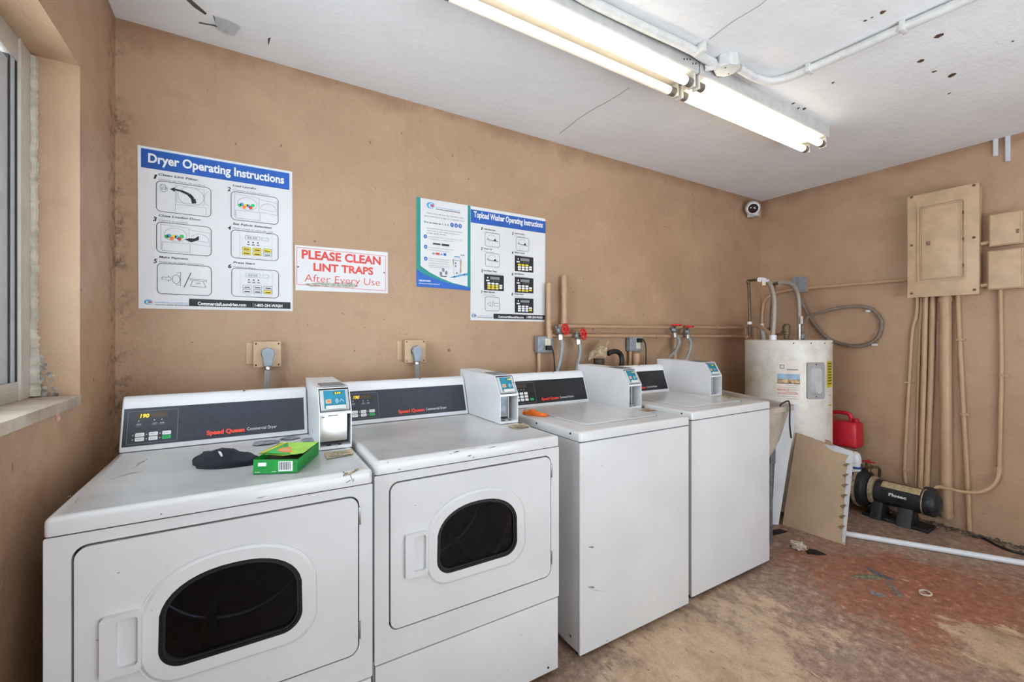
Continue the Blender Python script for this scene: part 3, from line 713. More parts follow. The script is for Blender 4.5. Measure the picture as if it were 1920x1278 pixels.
def washer(label, x, y, w, zt, box_w, px0, group):
    t = thing('top_load_washer', label, 'washer', (x + w / 2, y + 0.36, 0), group)
    zl = zt - 0.041; d = 0.705; zb_ = 0.028
    bm = nb(); box(bm, (x + 0.004, y + 0.008, zb_ + 0.004), (x + w - 0.004, y + d, zl - 0.0015), 0.006, 3); part(t, 'cabinet', bm, WHITE)
    bm = nb(); box(bm, (x + 0.002, y - 0.001, zb_), (x + w - 0.002, y + 0.014, zl - 0.003), 0.006, 3); fp = part(t, 'front_panel', bm, WHITE)
    bm = nb(); box(bm, (x + 0.0035, y + 0.10, 0.040), (x + 0.0042, y + 0.60, 0.0415)); part(t, 'base_seam', bm, SEAM)
    bm = nb(); lathe(bm, [(0, 0), (0.006, 0), (0.006, -0.002), (0, -0.002)], (x + 0.0042, y + 0.06, 0.075), 'X', 10); part(t, 'side_screw', bm, GALV)
    bm = nb(); box(bm, (x + 0.006, y + 0.004, zl - 0.004), (x + w - 0.006, y + d, zl + 0.003)); part(t, 'top_seam', bm, SEAM)
    bm = nb(); machine_top(bm, x, y, w, zl + 0.002, zt, False); part(t, 'top_panel', bm, WHITE)
    bm = nb()
    ring_plate(bm, rrect(x + 0.105, y + 0.085, x + w - box_w - 0.012, y + 0.575, 0.03, 5), [], lambda a, b, dd: (a, b, dd), zt - 0.001, zt + 0.006)
    lid = part(t, 'lid', bm, WHITE)
    bm = nb(); ring_plate(bm, rrect(x + 0.100, y + 0.080, x + w - box_w - 0.007, y + 0.578, 0.034, 5), [rrect(x + 0.103, y + 0.083, x + w - box_w - 0.010, y + 0.576, 0.03, 5)], lambda a, b, dd: (a, b, dd), zt - 0.001, zt + 0.0012); part(lid, 'lid_gap', bm, M('lid_gap_grey', rgb(150, 152, 152), 0.6, 0, 0))
    for dy in (0.055, 0.30, 0.46):
        bm = nb(); lathe(bm, [(0, 0), (0.0042, 0), (0.0042, -0.003), (0, -0.003)], (x - 0.0005, y + dy, zt - 0.015), 'X', 10); part(t, 'side_screw', bm, BLACK)
    for a in (0.05, w - 0.05):
        for b_ in (0.05, d - 0.06):
            bm = nb(); lathe(bm, [(0, 0), (0.024, 0), (0.024, 0.010), (0.012, 0.016), (0.012, zb_ + 0.006), (0, zb_ + 0.006)], (x + a, y + b_, 0), 'Z', 12); part(t, 'levelling_foot', bm, BLACK)
    console(t, x, y, w, zt, 'washer', box_w, px0); payment_box(t, x, y, w, zt, box_w, False)
    return t
W1 = washer('top-load washer beside the dryers, with an orange pouch on its top', 1.117, 1.340, 0.672, 0.919, 0.098, 0.060, 'washers along the back wall')
W2_ = washer('top-load washer farthest from the window, next to the utility sink', 1.836, 1.362, 0.690, 0.931, 0.112, 0.060, 'washers along the back wall')

# ------------------------------------------------------------------ scuffs and scrapes worn into the machines
SCUF = M('grey_scuff', rgb(168, 166, 162), 0.6, 0, 0.25, 90); SCUFD = M('dark_scrape', rgb(92, 86, 78), 0.7, 0, 0.3, 120); SCUFB = M('brown_scrape', rgb(166, 150, 118), 0.7, 0, 0.3, 120)
def streak(P, a, b, w, m, n=7, seed=0):
    (u0, v0), (u1, v1) = P.px(*a), P.px(*b); d = Vector((u1 - u0, v1 - v0)); nn = Vector((-d.y, d.x)).normalized(); up_, dn = [], []
    for k in range(n + 1):
        f = k / n; ww = w * math.sin(math.pi * (0.08 + 0.84 * f)) * (0.6 + 0.9 * abs(mnoise.noise(Vector((f * 6, seed, 2))))); o = 0.6 * w * mnoise.noise(Vector((f * 3, seed, 9)))
        c = Vector((u0, v0)) + d * f + nn * o; up_.append(tuple(c + nn * ww / 2)); dn.append(tuple(c - nn * ww / 2))
    P.poly(up_ + dn[::-1], m)
P = Print((-0.376, 1.30, 0.914 - 0.0022), (1, 0, 0), (0, 1, 0), 0.0004)
for i, (a, b, w, m) in enumerate([((222, 893), (268, 883), 0.010, SCUF), ((250, 876), (276, 860), 0.010, SCUF), ((205, 898), (214, 896), 0.006, SCUF), ((214, 868), (230, 866), 0.006, SCUF), ((168, 903), (178, 900), 0.006, SCUFD), ((150, 912), (158, 910), 0.005, SCUFD), ((160, 920), (164, 914), 0.005, SCUF), ((126, 932), (134, 928), 0.005, SCUF), ((140, 944), (150, 930), 0.004, SCUF), ((296, 915), (304, 913), 0.005, SCUF), ((298, 922), (305, 921), 0.005, SCUF)]): streak(P, a, b, w, m, 7, i)
P.done(D1, 'top_scuffs', 'grey scuffs worn into the top')
P = Print((-0.376, 1.296 - 0.004, 0.88), (1, 0, 0), (0, 0, 1), 0.0006)
for i, (a, b, w, m) in enumerate([((644, 893), (652, 884), 0.010, SCUFB), ((652, 890), (672, 878), 0.010, SCUFB), ((648, 905), (658, 899), 0.003, SCUFD), ((656, 888), (661, 901), 0.003, SCUFD), ((661, 904), (664, 896), 0.004, SCUFB), ((642, 886), (646, 884), 0.004, SCUFD), ((664, 882), (676, 880), 0.004, SCUFB), ((300, 964), (304, 963), 0.004, SCUFD), ((480, 934), (500, 930), 0.003, SCUF)]): streak(P, a, b, w, m, 7, i + 20)
P.done(D1, 'edge_scrapes', 'brown scrapes on the top edge')
P = Print((0.318, 1.330 - 0.004, 0.90), (1, 0, 0), (0, 0, 1), 0.0006)
for i, (a, b, w, m) in enumerate([((876, 855), (884, 853), 0.004, SCUFD), ((886, 858), (889, 856), 0.004, SCUFD), ((850, 848), (862, 845), 0.004, SCUFD), ((915, 840), (930, 836), 0.004, SCUF), ((842, 851), (848, 850), 0.003, SCUF), ((726, 866), (729, 866), 0.003, SCUFD), ((746, 880), (752, 879), 0.004, SCUF), ((864, 843), (900, 838), 0.002, SCUF)]): streak(P, a, b, w, m, 7, i + 40)
P.done(D2, 'edge_scrapes', 'small dark scrapes on the top edge')
for i, (a, b, w, m) in enumerate([((1102, 1100), (1115, 1101), 0.010, SCUF), ((1103, 1025), (1114, 1026), 0.008, SCUF), ((1104, 1104), (1135, 1108), 0.002, SCUF), ((1136, 1202), (1140, 1199), 0.004, SCUFD)]):
    P = Print((1.117, 1.340 - 0.001, 0.5), (1, 0, 0), (0, 0, 1), 0.0006); streak(P, a, b, w, m, 7, i + 60); P.done(W1, 'scuff_mark')

# ------------------------------------------------------------------ things lying on the machines
# dark sock
SOCK = M('navy_knit', rgb(14, 18, 34), 0.95, 0, 0.2, 120, 0.5, 300); SOCKW = M('white_knit', rgb(208, 210, 216), 0.9, 0, 0.05)
ZT = 0.914 - 0.0022
def lump(bm, pts, hw, hh, z0, seed, seg=14):
    """flattened crumpled cloth tube lying on a surface"""
    P = smooth_path([(a, b, 0) for a, b in pts], 5); n = len(P); rings = []
    for i, p in enumerate(P):
        t = i / (n - 1); tg = (P[min(i + 1, n - 1)] - P[max(i - 1, 0)]).normalized(); nrm = Vector((-tg.y, tg.x, 0))
        k = min(int(t * (len(hw) - 1)), len(hw) - 2); f = t * (len(hw) - 1) - k
        w_ = hw[k] * (1 - f) + hw[k + 1] * f; h_ = hh[k] * (1 - f) + hh[k + 1] * f; r = []
        for j in range(seg):
            a = 2 * math.pi * j / seg; ca, sa = math.cos(a), math.sin(a)
            q = p + nrm * ca * w_; nz = mnoise.noise(Vector((q.x * 28, q.y * 28, seed + sa)))
            z = max(0.0, h_ * (0.5 + 0.5 * sa) * (1 + 0.55 * nz)) if sa > -0.2 else 0.0
            r.append(bm.verts.new((q.x + nrm.x * 0.004 * nz, q.y + nrm.y * 0.004 * nz, z0 + z)))
        rings.append(r)
    for a, b in zip(rings, rings[1:]):
        for j in range(seg): bm.faces.new((a[j], a[(j + 1) % seg], b[(j + 1) % seg], b[j]))
    bm.faces.new(rings[0][::-1]); bm.faces.new(rings[-1])
s0 = onZ(364, 873, ZT); s1 = onZ(388, 869, ZT); s2 = onZ(425, 871, ZT); s3 = onZ(468, 868, ZT); s4 = onZ(492, 864, ZT)
so = thing('sock', 'dark navy sock crumpled on the dryer top beside the green box', 'sock', (s2.x, s2.y, ZT))
bm = nb(); lump(bm, [(p.x, p.y) for p in (s0, s1, s2, s3, s4)], [0.012, 0.056, 0.056, 0.044, 0.032, 0.018], [0.014, 0.034, 0.038, 0.030, 0.024, 0.010], ZT, 2); part(so, 'knit', bm, SOCK, angle=80)
c = onZ(404, 872, ZT)
bm = nb(); lump(bm, [(c.x - 0.018, c.y + 0.03), (c.x, c.y + 0.008), (c.x + 0.018, c.y - 0.018)], [0.005, 0.008, 0.005], [0.038, 0.044, 0.038], ZT, 5); part(so, 'white_stripe', bm, SOCKW, angle=80)
# green carton of dryer sheets, top crushed open
GBOX = M('green_carton', rgb(44, 172, 78), 0.45, 0, 0.06, 30); LIME = M('lime_carton', rgb(156, 208, 70), 0.45, 0, 0.08, 30); CARDIN = M('carton_inside', rgb(96, 92, 70), 0.8, 0, 0.1)
ZB = ZT + 0.0016
a = onZ(474, 889, ZB); b_ = onZ(551, 886, ZB); e = (b_ - a); e.z = 0; L = e.length; e.normalize()
ang = math.atan2(e.y, e.x); 
gb = thing('dryer_sheet_box', 'green carton of dryer sheets torn open on the dryer nearest the window', 'box', (a.x + e.x * L / 2, a.y + e.y * L / 2 + 0.09, ZB))
fwd = Vector((-e.y, e.x, 0)); hgt = 0.040; dep = 0.195; L = 0.118
b_ = a + e * L
def gp(u, v, z): return a + e * u + fwd * v + Vector((0, 0, z))
bm = nb()
V = [gp(0, 0, 0), gp(L, 0, 0), gp(L, dep, 0), gp(0, dep, 0), gp(0, 0.004, hgt), gp(L, 0.004, hgt * .92), gp(L, dep, hgt), gp(0, dep, hgt)]
V = [bm.verts.new(v) for v in V]
for f in ((0, 1, 5, 4), (1, 2, 6, 5), (2, 3, 7, 6), (3, 0, 4, 7), (0, 3, 2, 1)): bm.faces.new([V[i] for i in f])
bmesh.ops.solidify(bm, geom=bm.faces[:], thickness=0.0012); cb = part(gb, 'carton', bm, GBOX, smooth=False)
bm = nb(); box(bm, (0.003, 0.006, 0.002), (L - 0.003, dep - 0.004, hgt * 0.62))
for v in bm.verts: v.co = gp(*v.co)
part(gb, 'inner_stack', bm, CARDIN, smooth=False)
top = [gp(0.0, 0.028, hgt + 0.010), gp(L * .60, 0.024, hgt + 0.003), gp(L, 0.05, hgt + 0.002), gp(L, dep, hgt + 0.001), gp(0, dep, hgt + 0.001)]
bm = nb(); f = bm.faces.new([bm.verts.new(v) for v in top]); bmesh.ops.solidify(bm, geom=[f], thickness=0.001); fl = part(gb, 'top_flap', bm, LIME, smooth=False)
Un = (top[1] - top[0]).normalized(); Nn = Un.cross(top[4] - top[0]).normalized(); Vn = Nn.cross(Un)
P = Print(top[0], Un, Vn, 0.0022)
P.poly([(0.010, 0.01), (0.104, 0.016), (0.108, 0.175), (0.014, 0.175)], GBOX); P.up(0.0006)
P.ell((0.060, 0.070), 0.032, 0.038, ORG); P.ell((0.088, 0.135), 0.020, 0.026, SKYB); P.rect(0.006, 0.004, 0.014, 0.17, YEL); P.up(0.0004)
P.ell((0.052, 0.062), 0.014, 0.016, SKIN); P.ell((0.088, 0.135), 0.010, 0.014, WPRINT); P.poly([(0.08, 0.02), (0.106, 0.03), (0.106, 0.06), (0.09, 0.055)], YEL)
P.done(fl, 'cover_print', 'orange and pale blue printed shapes')
P = Print(a, e, Vector((0, 0, 1)), 0.0012)
P.rect(0.068, 0.006, 0.106, 0.034, WPRINT); P.up()
xx = 0.0705
for wd in (2, 1, 3, 1, 2, 2, 1, 3, 1, 2, 1, 2):
    P.rect(xx, 0.010, xx + wd * 0.0008, 0.032, INK); xx += wd * 0.0008 + 0.0012
P.done(cb, 'barcode', 'white barcode panel')
P = Print(a, e, Vector((0, 0, 1)), 0.0012)
P.rect(0.014, 0.022, 0.036, 0.032, WPRINT); P.rect(0.006, 0.005, 0.020, 0.0065, WPRINT); P.rect(0.05, 0.005, 0.062, 0.0065, WPRINT)
P.done(cb, 'side_print')
# lint clumps
LINT = M('grey_lint', rgb(142, 146, 154), 1.0, 0, 0.15, 60, 0.8, 140)
for (x, y, r, lab) in ((497, 832, 0.040, 'flat grey lint clump lying left of the green box'), (543, 823, 0.032, 'small grey lint clump behind the green box near the console'), (583, 826, 0.034, 'grey lint clump between the green box and payment box')):
    c = onZ(x, y, ZT); bm = nb(); blob(bm, (c.x, c.y, ZT + r * 0.13), r, 0.35, 3, x, 2.2, (1, 0.8, 0.14), 0)
    for v in bm.verts: v.co.z = max(v.co.z, ZT + 0.0005)
    solo('lint_clump', bm, LINT, lab, 'lint', 'lint clumps on the dryer', angle=80)
# orange pouch on the first washer
ORP = M('orange_plastic', rgb(236, 116, 26), 0.35, 0, 0.10, 30)
z = 0.9205
a = onZ(982, 776, z); b_ = onZ(1026, 780.5, z)
bm = nb(); mid = (a + b_) / 2
lump(bm, [(a.x, a.y), (a.x * .7 + b_.x * .3, a.y * .7 + b_.y * .3 + .004), (mid.x, mid.y), (b_.x, b_.y)], [0.012, 0.018, 0.018, 0.012], [0.020, 0.026, 0.022, 0.010], z, 9); 
solo('plastic_pouch', bm, ORP, 'small orange plastic pouch on the washer top', 'pouch', angle=60)

# ------------------------------------------------------------------ posters and signs on the back wall
YW = D - 0.001
def sheet(name, label, cat, corners, th=0.003, mat=PAPER):
    """thin board fixed to the back wall, corners given by photo pixels TL, TR, BR, BL"""
    P_ = [onY(x, y, YW) for x, y in corners]
    c = sum(P_, Vector()) / 4
    t = thing(name, label, cat, (c.x, YW, min(p.z for p in P_)))
    bm = nb(); prism(bm, [(p.x, p.z) for p in P_], YW - th, YW, axis='Y'); part(t, 'board', bm, mat, smooth=False)
    P = Print((P_[3].x, YW - th, P_[3].z), (1, 0, 0), (0, 0, 1), 0.0005)
    return t, P
def logo(P, c, r):
    P.ell(c, r * 1.15, r * 0.85, SKYB); P.up(); P.ell((c[0] + r * .25, c[1] - r * .05), r * 0.8, r * 0.62, PAPER); P.up()
    P.ell((c[0] + r * .35, c[1]), r * 0.6, r * 0.48, SKYB); P.up(); P.ell((c[0] + r * .5, c[1]), r * 0.38, r * 0.30, REDP, 12); P.up()
# dryer instruction poster
t, P = sheet('instruction_poster', 'large white poster headed with dryer operating instructions', 'poster', [(258, 272), (548, 322), (549, 583), (260, 578)])
P.zoom(230, 250, 3.551)
u0, v1 = P.z(122, 96); u1, _ = P.z(1110, 300); _, v0 = P.z(122, 224)
P.rect(u0, v0, u1, v1, BLUE); P.up()
for k in range(9): P.rect(u0, v0 + (v1 - v0) * (k + 0.35) / 9.5, u1, v0 + (v1 - v0) * (k + 0.62) / 9.5, BLUEK)
P.up()
ub, vb = P.z(170, 190); ue, _ = P.z(1075, 300)
P.text('Dryer Operating Instructions', ub, vb, 0.036, WPRINT, ue - ub, 0, 0.03)
def zr(P, a, b): (p, q), (r, s) = P.z(*a), P.z(*b); return min(p, r), min(q, s), max(p, r), max(q, s)
caps = [((205, 300), '1', 'Clean Lint Filter.', 'Limpie el filtro de pelusa', (238, 272), (222, 310), (590, 560)),
        ((697, 382), '2', 'Load Laundry', 'Coloque la ropa adentro', (733, 345), (720, 382), (1037, 610)),
        ((202, 582), '3', 'Close Loading Door.', 'Cierre la puerta', (240, 545), (224, 585), (592, 820)),
        ((700, 640), '4', 'Set Fabric Selection', 'Seleccione el tipo de tela', (733, 600), (720, 638), (1037, 852)),
        ((205, 862), '5', 'Make Payment.', 'Inserte el pago necesario', (243, 822), (228, 860), (593, 1082)),
        ((702, 895), '6', 'Press Start', 'Presione Start', (737, 858), (724, 892), (1040, 1098))]
for npx, num, l1, l2, cp, ba, bb in caps:
    u, v = P.z(*npx); P.text(num, u, v, 0.017, INK, 0.012, 0.15, 0.03)
    u, v = P.z(cp[0], cp[1] + 6); P.text(l1, u, v, 0.0085, INK, min(0.0075 * len(l1), 0.155), 0.2, 0.02); P.text(l2, u, v - 0.0185, 0.0075, GREYINK, min(0.0060 * len(l2), 0.17), 0.2)
    r = zr(P, ba, bb); P.ring(r[0], r[1], r[2], r[3], 0.018, 0.0022, INK)
    a0, b0, a1, b1 = r; w_, h_ = a1 - a0, b1 - b0
    U = lambda s_: a0 + w_ * s_
    Vv = lambda s_: b0 + h_ * s_
    if num in '123':
        if num == '1':
            P.path([(U(.34), Vv(.96)), (U(.34), Vv(.03))], 0.001, GREYINK); P.path([(U(.34), Vv(.30)), (U(.90), Vv(.30)), (U(.90), Vv(.04))], 0.001, GREYINK)
            P.arc((U(.62), Vv(.62)), w_ * .24, h_ * .30, 0.0012, GREYINK); P.path([(U(.36), Vv(.38)), (U(.86), Vv(.38)), (U(.86), Vv(.90)), (U(.36), Vv(.92)), (U(.36), Vv(.38))], 0.001, GREYINK)
            P.arc((U(.97), Vv(.62)), w_ * .10, h_ * .25, 0.001, GREYINK, 100, 260)
            pts = [(U(.68), Vv(.40)), (U(.66), Vv(.55)), (U(.58), Vv(.68)), (U(.44), Vv(.76)), (U(.32), Vv(.78))]
            for k in range(4): P.line(pts[k], pts[k + 1], 0.016 - 0.003 * k, INK)
            P.poly([(U(.24), Vv(.77)), (U(.33), Vv(.70)), (U(.33), Vv(.85))], INK)
            for k in range(9): P.arc((U(.13 + .02 * math.sin(k * 2)), Vv(.77 + .05 * math.cos(k * 3))), w_ * .05, h_ * .08, 0.001, GREYINK, k * 40, k * 40 + 200, 8)
        else:
            P.path([(U(.08), Vv(.97)), (U(.08), Vv(.10))], 0.001, GREYINK); P.path([(U(.10), Vv(.36)), (U(.60), Vv(.36)), (U(.60), Vv(.08)), (U(.10), Vv(.08)), (U(.10), Vv(.36))], 0.0012, GREYINK)
            P.path([(U(.08), Vv(.92)), (U(.58), Vv(.88)), (U(.58), Vv(.38))], 0.001, GREYINK)
            P.arc((U(.34), Vv(.62)), w_ * .20, h_ * .22, 0.0012, GREYINK)
            for k, m in enumerate((GRN, SKYB, ORG, YEL, SKYB, REDP, GRN)): P.ell((U(.18 + .045 * k), Vv(.54 + .05 * math.sin(k * 2.3))), w_ * .04, h_ * .06, m, 10)
            P.path([(U(.58), Vv(.84)), (U(.97), Vv(.78)), (U(.97), Vv(.34)), (U(.60), Vv(.38))], 0.001, GREYINK); P.arc((U(.78), Vv(.50)), w_ * .17, h_ * .22, 0.0012, GREYINK, 0, 180); P.line((U(.61), Vv(.50)), (U(.95), Vv(.46)), 0.001, GREYINK)
            if num == '3':
                P.up(); P.poly([(U(.50), Vv(.50)), (U(.62), Vv(.42)), (U(.76), Vv(.52)), (U(.76), Vv(.66)), (U(.68), Vv(.56)), (U(.58), Vv(.55))], INK)
    elif num in '46':
        P.path([(U(.18), Vv(.06)), (U(.86), Vv(.06)), (U(.86), Vv(.96)), (U(.18), Vv(.96)), (U(.18), Vv(.06))], 0.0008, M('pale_line', rgb(186, 190, 194), 0.6, 0, 0))
        P.ring(U(.29), Vv(.70), U(.60), Vv(.84), 0.003, 0.0012, GREYINK); P.ring(U(.64), Vv(.70), U(.78), Vv(.82), 0.003, 0.0012, GREYINK)
        P.text('88:88', U(.34), Vv(.73), 0.010, GREYINK, w_ * .2)
        for k in range(3): P.text('\u2022', U(.34 + .1 * k), Vv(.54), 0.018, INK); P.rect(U(.33 + .1 * k), Vv(.50), U(.39 + .1 * k), Vv(.54), GREYINK)
        for i in range(3):
            for j in range(2):
                on = (num == '4' and not (i == 2 and j == 0)) or (num == '6' and i == 2 and j == 0)
                A = (U(.23 + .22 * i), Vv(.14 + .15 * j), U(.41 + .22 * i), Vv(.27 + .15 * j)); P.poly(rrect(A[0], A[1], A[2], A[3], 0.003, 2), YEL if on else PAPER)
        P.up()
        for i in range(3):
            for j in range(2):
                A = (U(.23 + .22 * i), Vv(.14 + .15 * j), U(.41 + .22 * i), Vv(.27 + .15 * j)); P.ring(*A, 0.003, 0.0012, INK); P.rect(A[0] + .006, A[1] + .005, A[2] - .006, A[1] + .009, INK)
    else:
        P.path([(U(.09), Vv(.55)), (U(.20), Vv(.55)), (U(.20), Vv(.60)), (U(.26), Vv(.50)), (U(.20), Vv(.42)), (U(.20), Vv(.46)), (U(.09), Vv(.46)), (U(.09), Vv(.55))], 0.0012, INK)
        P.arc((U(.34), Vv(.50)), w_ * .07, h_ * .14, 0.0015, INK); P.path([(U(.35), Vv(.70)), (U(.42), Vv(.74)), (U(.42), Vv(.30)), (U(.33), Vv(.32))], 0.0012, INK)
        P.line((U(.48), Vv(.24)), (U(.61), Vv(.74)), 0.0028, INK)
        P.path([(U(.58), Vv(.54)), (U(.90), Vv(.52)), (U(.90), Vv(.47)), (U(.58), Vv(.50))], 0.0014, INK); P.path([(U(.64), Vv(.48)), (U(.60), Vv(.30)), (U(.89), Vv(.28)), (U(.84), Vv(.46))], 0.0014, INK); P.text('CARD', U(.70), Vv(.38), 0.006, INK, 0.016)
u, v = P.z(172, 1122); logo(P, (u, v), 0.012)
u, v = P.z(215, 1128); P.text('COMMERCIAL LAUNDRIES, INC.', u, v, 0.005, SKYB, 0.112); P.text('YOUR TOTAL LAUNDRY SERVICE PROVIDER', u, v - 0.009, 0.0042, INK, 0.112, 0, 0.02)
r = zr(P, (443, 1100), (1117, 1168)); P.rect(*r, INK); P.up()
u, v = P.z(500, 1142); P.text('CommercialLaundries.com', u, v, 0.0135, WPRINT, 0.176, 0, 0.03)
u, v = P.z(880, 1152); P.text('1-855-254-WASH', u, v, 0.0125, WPRINT, 0.110, 0, 0.03); P.rect(u - 0.007, v - 0.004, u - 0.0062, v + 0.016, WPRINT)
P.done(t, 'printed_artwork')
# lint sign
t, P = sheet('lint_trap_sign', 'small white sign with red lettering about cleaning lint traps', 'sign', [(553, 459), (727, 473), (727, 550), (554, 544)])
P.zoom(230, 250, 3.551)
r0 = zr(P, (1160, 757), (1750, 1045)); a0, b0, a1, b1 = r0
P.path([(a0, b0 + .006), (a1, b0 - .002), (a1, b1 - .003), (a0, b1), (a0, b0 + .006)], 0.0022, REDP)
for s_, pa, pb, cap in (('PLEASE CLEAN', (1192, 830), (1718, 865), 0.040), ('LINT TRAPS', (1270, 912), (1668, 935), 0.036)):
    u, v = P.z(*pa); ue, _ = P.z(*pb); P.text(s_, u, v, cap, REDP, ue - u, 0, 0.035)
u, v = P.z(1210, 985); ue, _ = P.z(1712, 1010); P.text('After Every Use', u, v, 0.036, REDP, ue - u, 0.05, -0.008)
for q in ((1168, 888), (1741, 926)): u, v = P.z(*q); P.ell((u, v), 0.004, 0.004, INK, 10)
WORN = M('worn_grey_scuff', rgb(176, 184, 172), 0.8, 0, 0.2, 120)
pts = [P.z(*q) for q in ((1205, 1000), (1300, 992), (1400, 995), (1520, 990), (1572, 1015), (1540, 1028), (1380, 1018), (1250, 1020))]
P.k -= 0.0002; P.poly(pts, WORN)
P.done(t, 'printed_lettering')
# app flyer
t, P = sheet('laundry_app_flyer', 'teal and blue bordered flyer overlapping the washer poster', 'flyer', [(781, 369), (882, 386), (882, 542), (781, 536)], 0.0015, M('flyer_teal', rgb(20, 138, 128), 0.4, 0, 0.03))
P.zoom(780, 365, 7.1)
for q4 in (((8, 985), (110, 1055), (110, 1228), (8, 1222)), ((110, 1055), (250, 1115), (250, 1238), (110, 1228)), ((250, 1115), (420, 1172), (420, 1250), (250, 1238)), ((420, 1172), (728, 1238), (728, 1275), (420, 1250))): P.poly([P.z(*q) for q in q4], BLUE)
P.up()
P.poly([P.z(*q) for q in ((60, 40), (60, 945), (180, 1030), (330, 1110), (480, 1170), (685, 1220), (688, 140))], PAPER); P.up()
u, v = P.z(195, 142); logo(P, (u, v), 0.021)
def tl(P, s_, a, b, cap, m, bold=0.0):
    (u, v), (ue, _) = P.z(*a), P.z(*b); P.text(s_, u, v, cap, m, ue - u, 0, bold)
tl(P, 'Commercial Laundries, Inc.', (265, 172), (585, 205), 0.007, SKYB); tl(P, 'YOUR TOTAL LAUNDRY SERVICE PROVIDER', (262, 196), (585, 238), 0.0055, INK, 0.03)
tl(P, 'Now you can pay for laundry with', (140, 248), (630, 300), 0.0085, GREYINK); tl(P, 'your smartphone app or a laundry card', (108, 285), (640, 340), 0.0085, GREYINK)
tl(P, 'It is as easy as 1, 2, 3', (108, 368), (432, 404), 0.0085, INK, 0.02)
for k, q in enumerate(((478, 402), (532, 410), (586, 418))):
    c = P.z(*q); P.ell(c, 0.0105, 0.0125, BLUE, 16); P.up(); P.text(str(k + 1), c[0], c[1] - 0.0055, 0.011, WPRINT, None, 0, 0.02, True)
for k, s_ in enumerate(('Download the app and create an account', 'Add money to your wallet from any card', 'scan and wash')):
    tl(P, s_, (142, 448 + k * 32), ((620, 570, 395)[k], 500 + k * 32), 0.0065, GREYINK if k < 2 else INK)
for q, k in (((122, 555), '1'), ((128, 692), '2'), ((128, 850), '3')):
    c = P.z(*q); P.ell(c, 0.0095, 0.011, BLUE, 16); P.up(); P.text(k, c[0], c[1] - 0.005, 0.010, WPRINT, None, 0, 0.02, True)
for y, xe in ((560, 615), (590, 495), (705, 505), (735, 445), (850, 440), (880, 440), (910, 425), (940, 455), (965, 360)): tl(P, 'download open scan pay and start', (168, y), (xe, y + (xe - 168) * .11), 0.0052, GREYINK)
for q in ((222, 640, 322, 672), (340, 652, 440, 690)): P.rect(*zr(P, q[:2], q[2:]), INK)
P.rect(*zr(P, (260, 770), (310, 802)), REDP); P.rect(*zr(P, (365, 778), (398, 815)), BLUE); P.rect(*zr(P, (212, 770), (250, 795)), GREYINK); P.rect(*zr(P, (322, 785), (350, 805)), SKYB)
P.ring(*zr(P, (496, 835), (590, 1060)), 0.006, 0.002, M('pale_line', rgb(186, 190, 194))); P.poly([P.z(*q) for q in ((585, 860), (608, 880), (600, 960), (605, 1030), (580, 1040), (590, 950))], SKIN); P.poly([P.z(*q) for q in ((480, 865), (498, 855), (500, 920), (488, 935))], SKIN)
P.rect(*zr(P, (505, 815), (580, 835)), SKYB); P.rect(*zr(P, (500, 866), (575, 878)), TEAL); P.rect(*zr(P, (590, 798), (645, 812)), INK)
P.poly([P.z(*q) for q in ((440, 1100), (520, 1080), (600, 1060), (685, 1040), (685, 1075), (600, 1082), (500, 1105))], SKYB)
for q in ((525, 910), (525, 950), (540, 1040), (640, 1060), (510, 1090)): P.ell(P.z(*q), 0.004, 0.005, BLUEK, 8)
for q in ((330, 1050), (400, 1040), (360, 1000)): P.ell(P.z(*q), 0.008, 0.012, GREYINK, 10)
P.rect(*zr(P, (325, 1078), (405, 1095)), INK)
P.up(); tl(P, '1-855-254-WASH', (35, 1150), (190, 1165), 0.009, WPRINT, 0.03); tl(P, 'www.commerciallaundries.com', (32, 1182), (312, 1195), 0.006, WPRINT, 0.02)
P.done(t, 'printed_artwork')
# washer instruction poster
t, P = sheet('instruction_poster', 'white poster headed with topload washer operating instructions', 'poster', [(882, 386), (1022, 410), (1021, 603), (882, 600)])
P.zoom(880, 385, 5.807)
u0, v1 = P.z(22, 40); u1, _ = P.z(825, 240); _, v0 = P.z(22, 185)
P.rect(u0 - 0.004, v0, u1 + 0.003, v1, BLUE); P.up()
for k in range(9): P.rect(u0 - 0.004, v0 + (v1 - v0) * (k + 0.35) / 9.5, u1 + 0.003, v0 + (v1 - v0) * (k + 0.6) / 9.5, BLUEK)
P.up(); ub, vb = P.z(48, 125); ue, _ = P.z(798, 240); P.text('Topload Washer Operating Instructions', ub, vb, 0.034, WPRINT, ue - ub, 0.05, 0.03)
wc = [('1', 'Add Detergent', 'Coloque el detergente', (128, 265), (155, 262), (170, 290), (330, 462), 0), ('2', 'Load Laundry', 'Coloque la ropa', (462, 318), (490, 308), (508, 340), (650, 505), 0),
      ('3', 'Close Lid', 'Cierre la tapa', (125, 485), (155, 475), (172, 512), (330, 678), 0), ('4', 'Select Cycle', 'Seleccione el ciclo', (460, 528), (490, 516), (494, 545), (696, 732), 1),
      ('5', 'Set Water Temp', 'Seleccione la temperatura', (130, 725), (157, 715), (160, 748), (375, 933), 1), ('6', 'Set Options', 'Seleccione opciones', (460, 760), (490, 748), (494, 778), (696, 958), 1),
      ('7', 'Make Payment', 'Inserte el pago', (125, 958), (155, 946), (170, 992), (328, 1152), 2), ('8', 'Press Start', 'Presione Start', (458, 980), (488, 970), (494, 1005), (696, 1172), 1)]
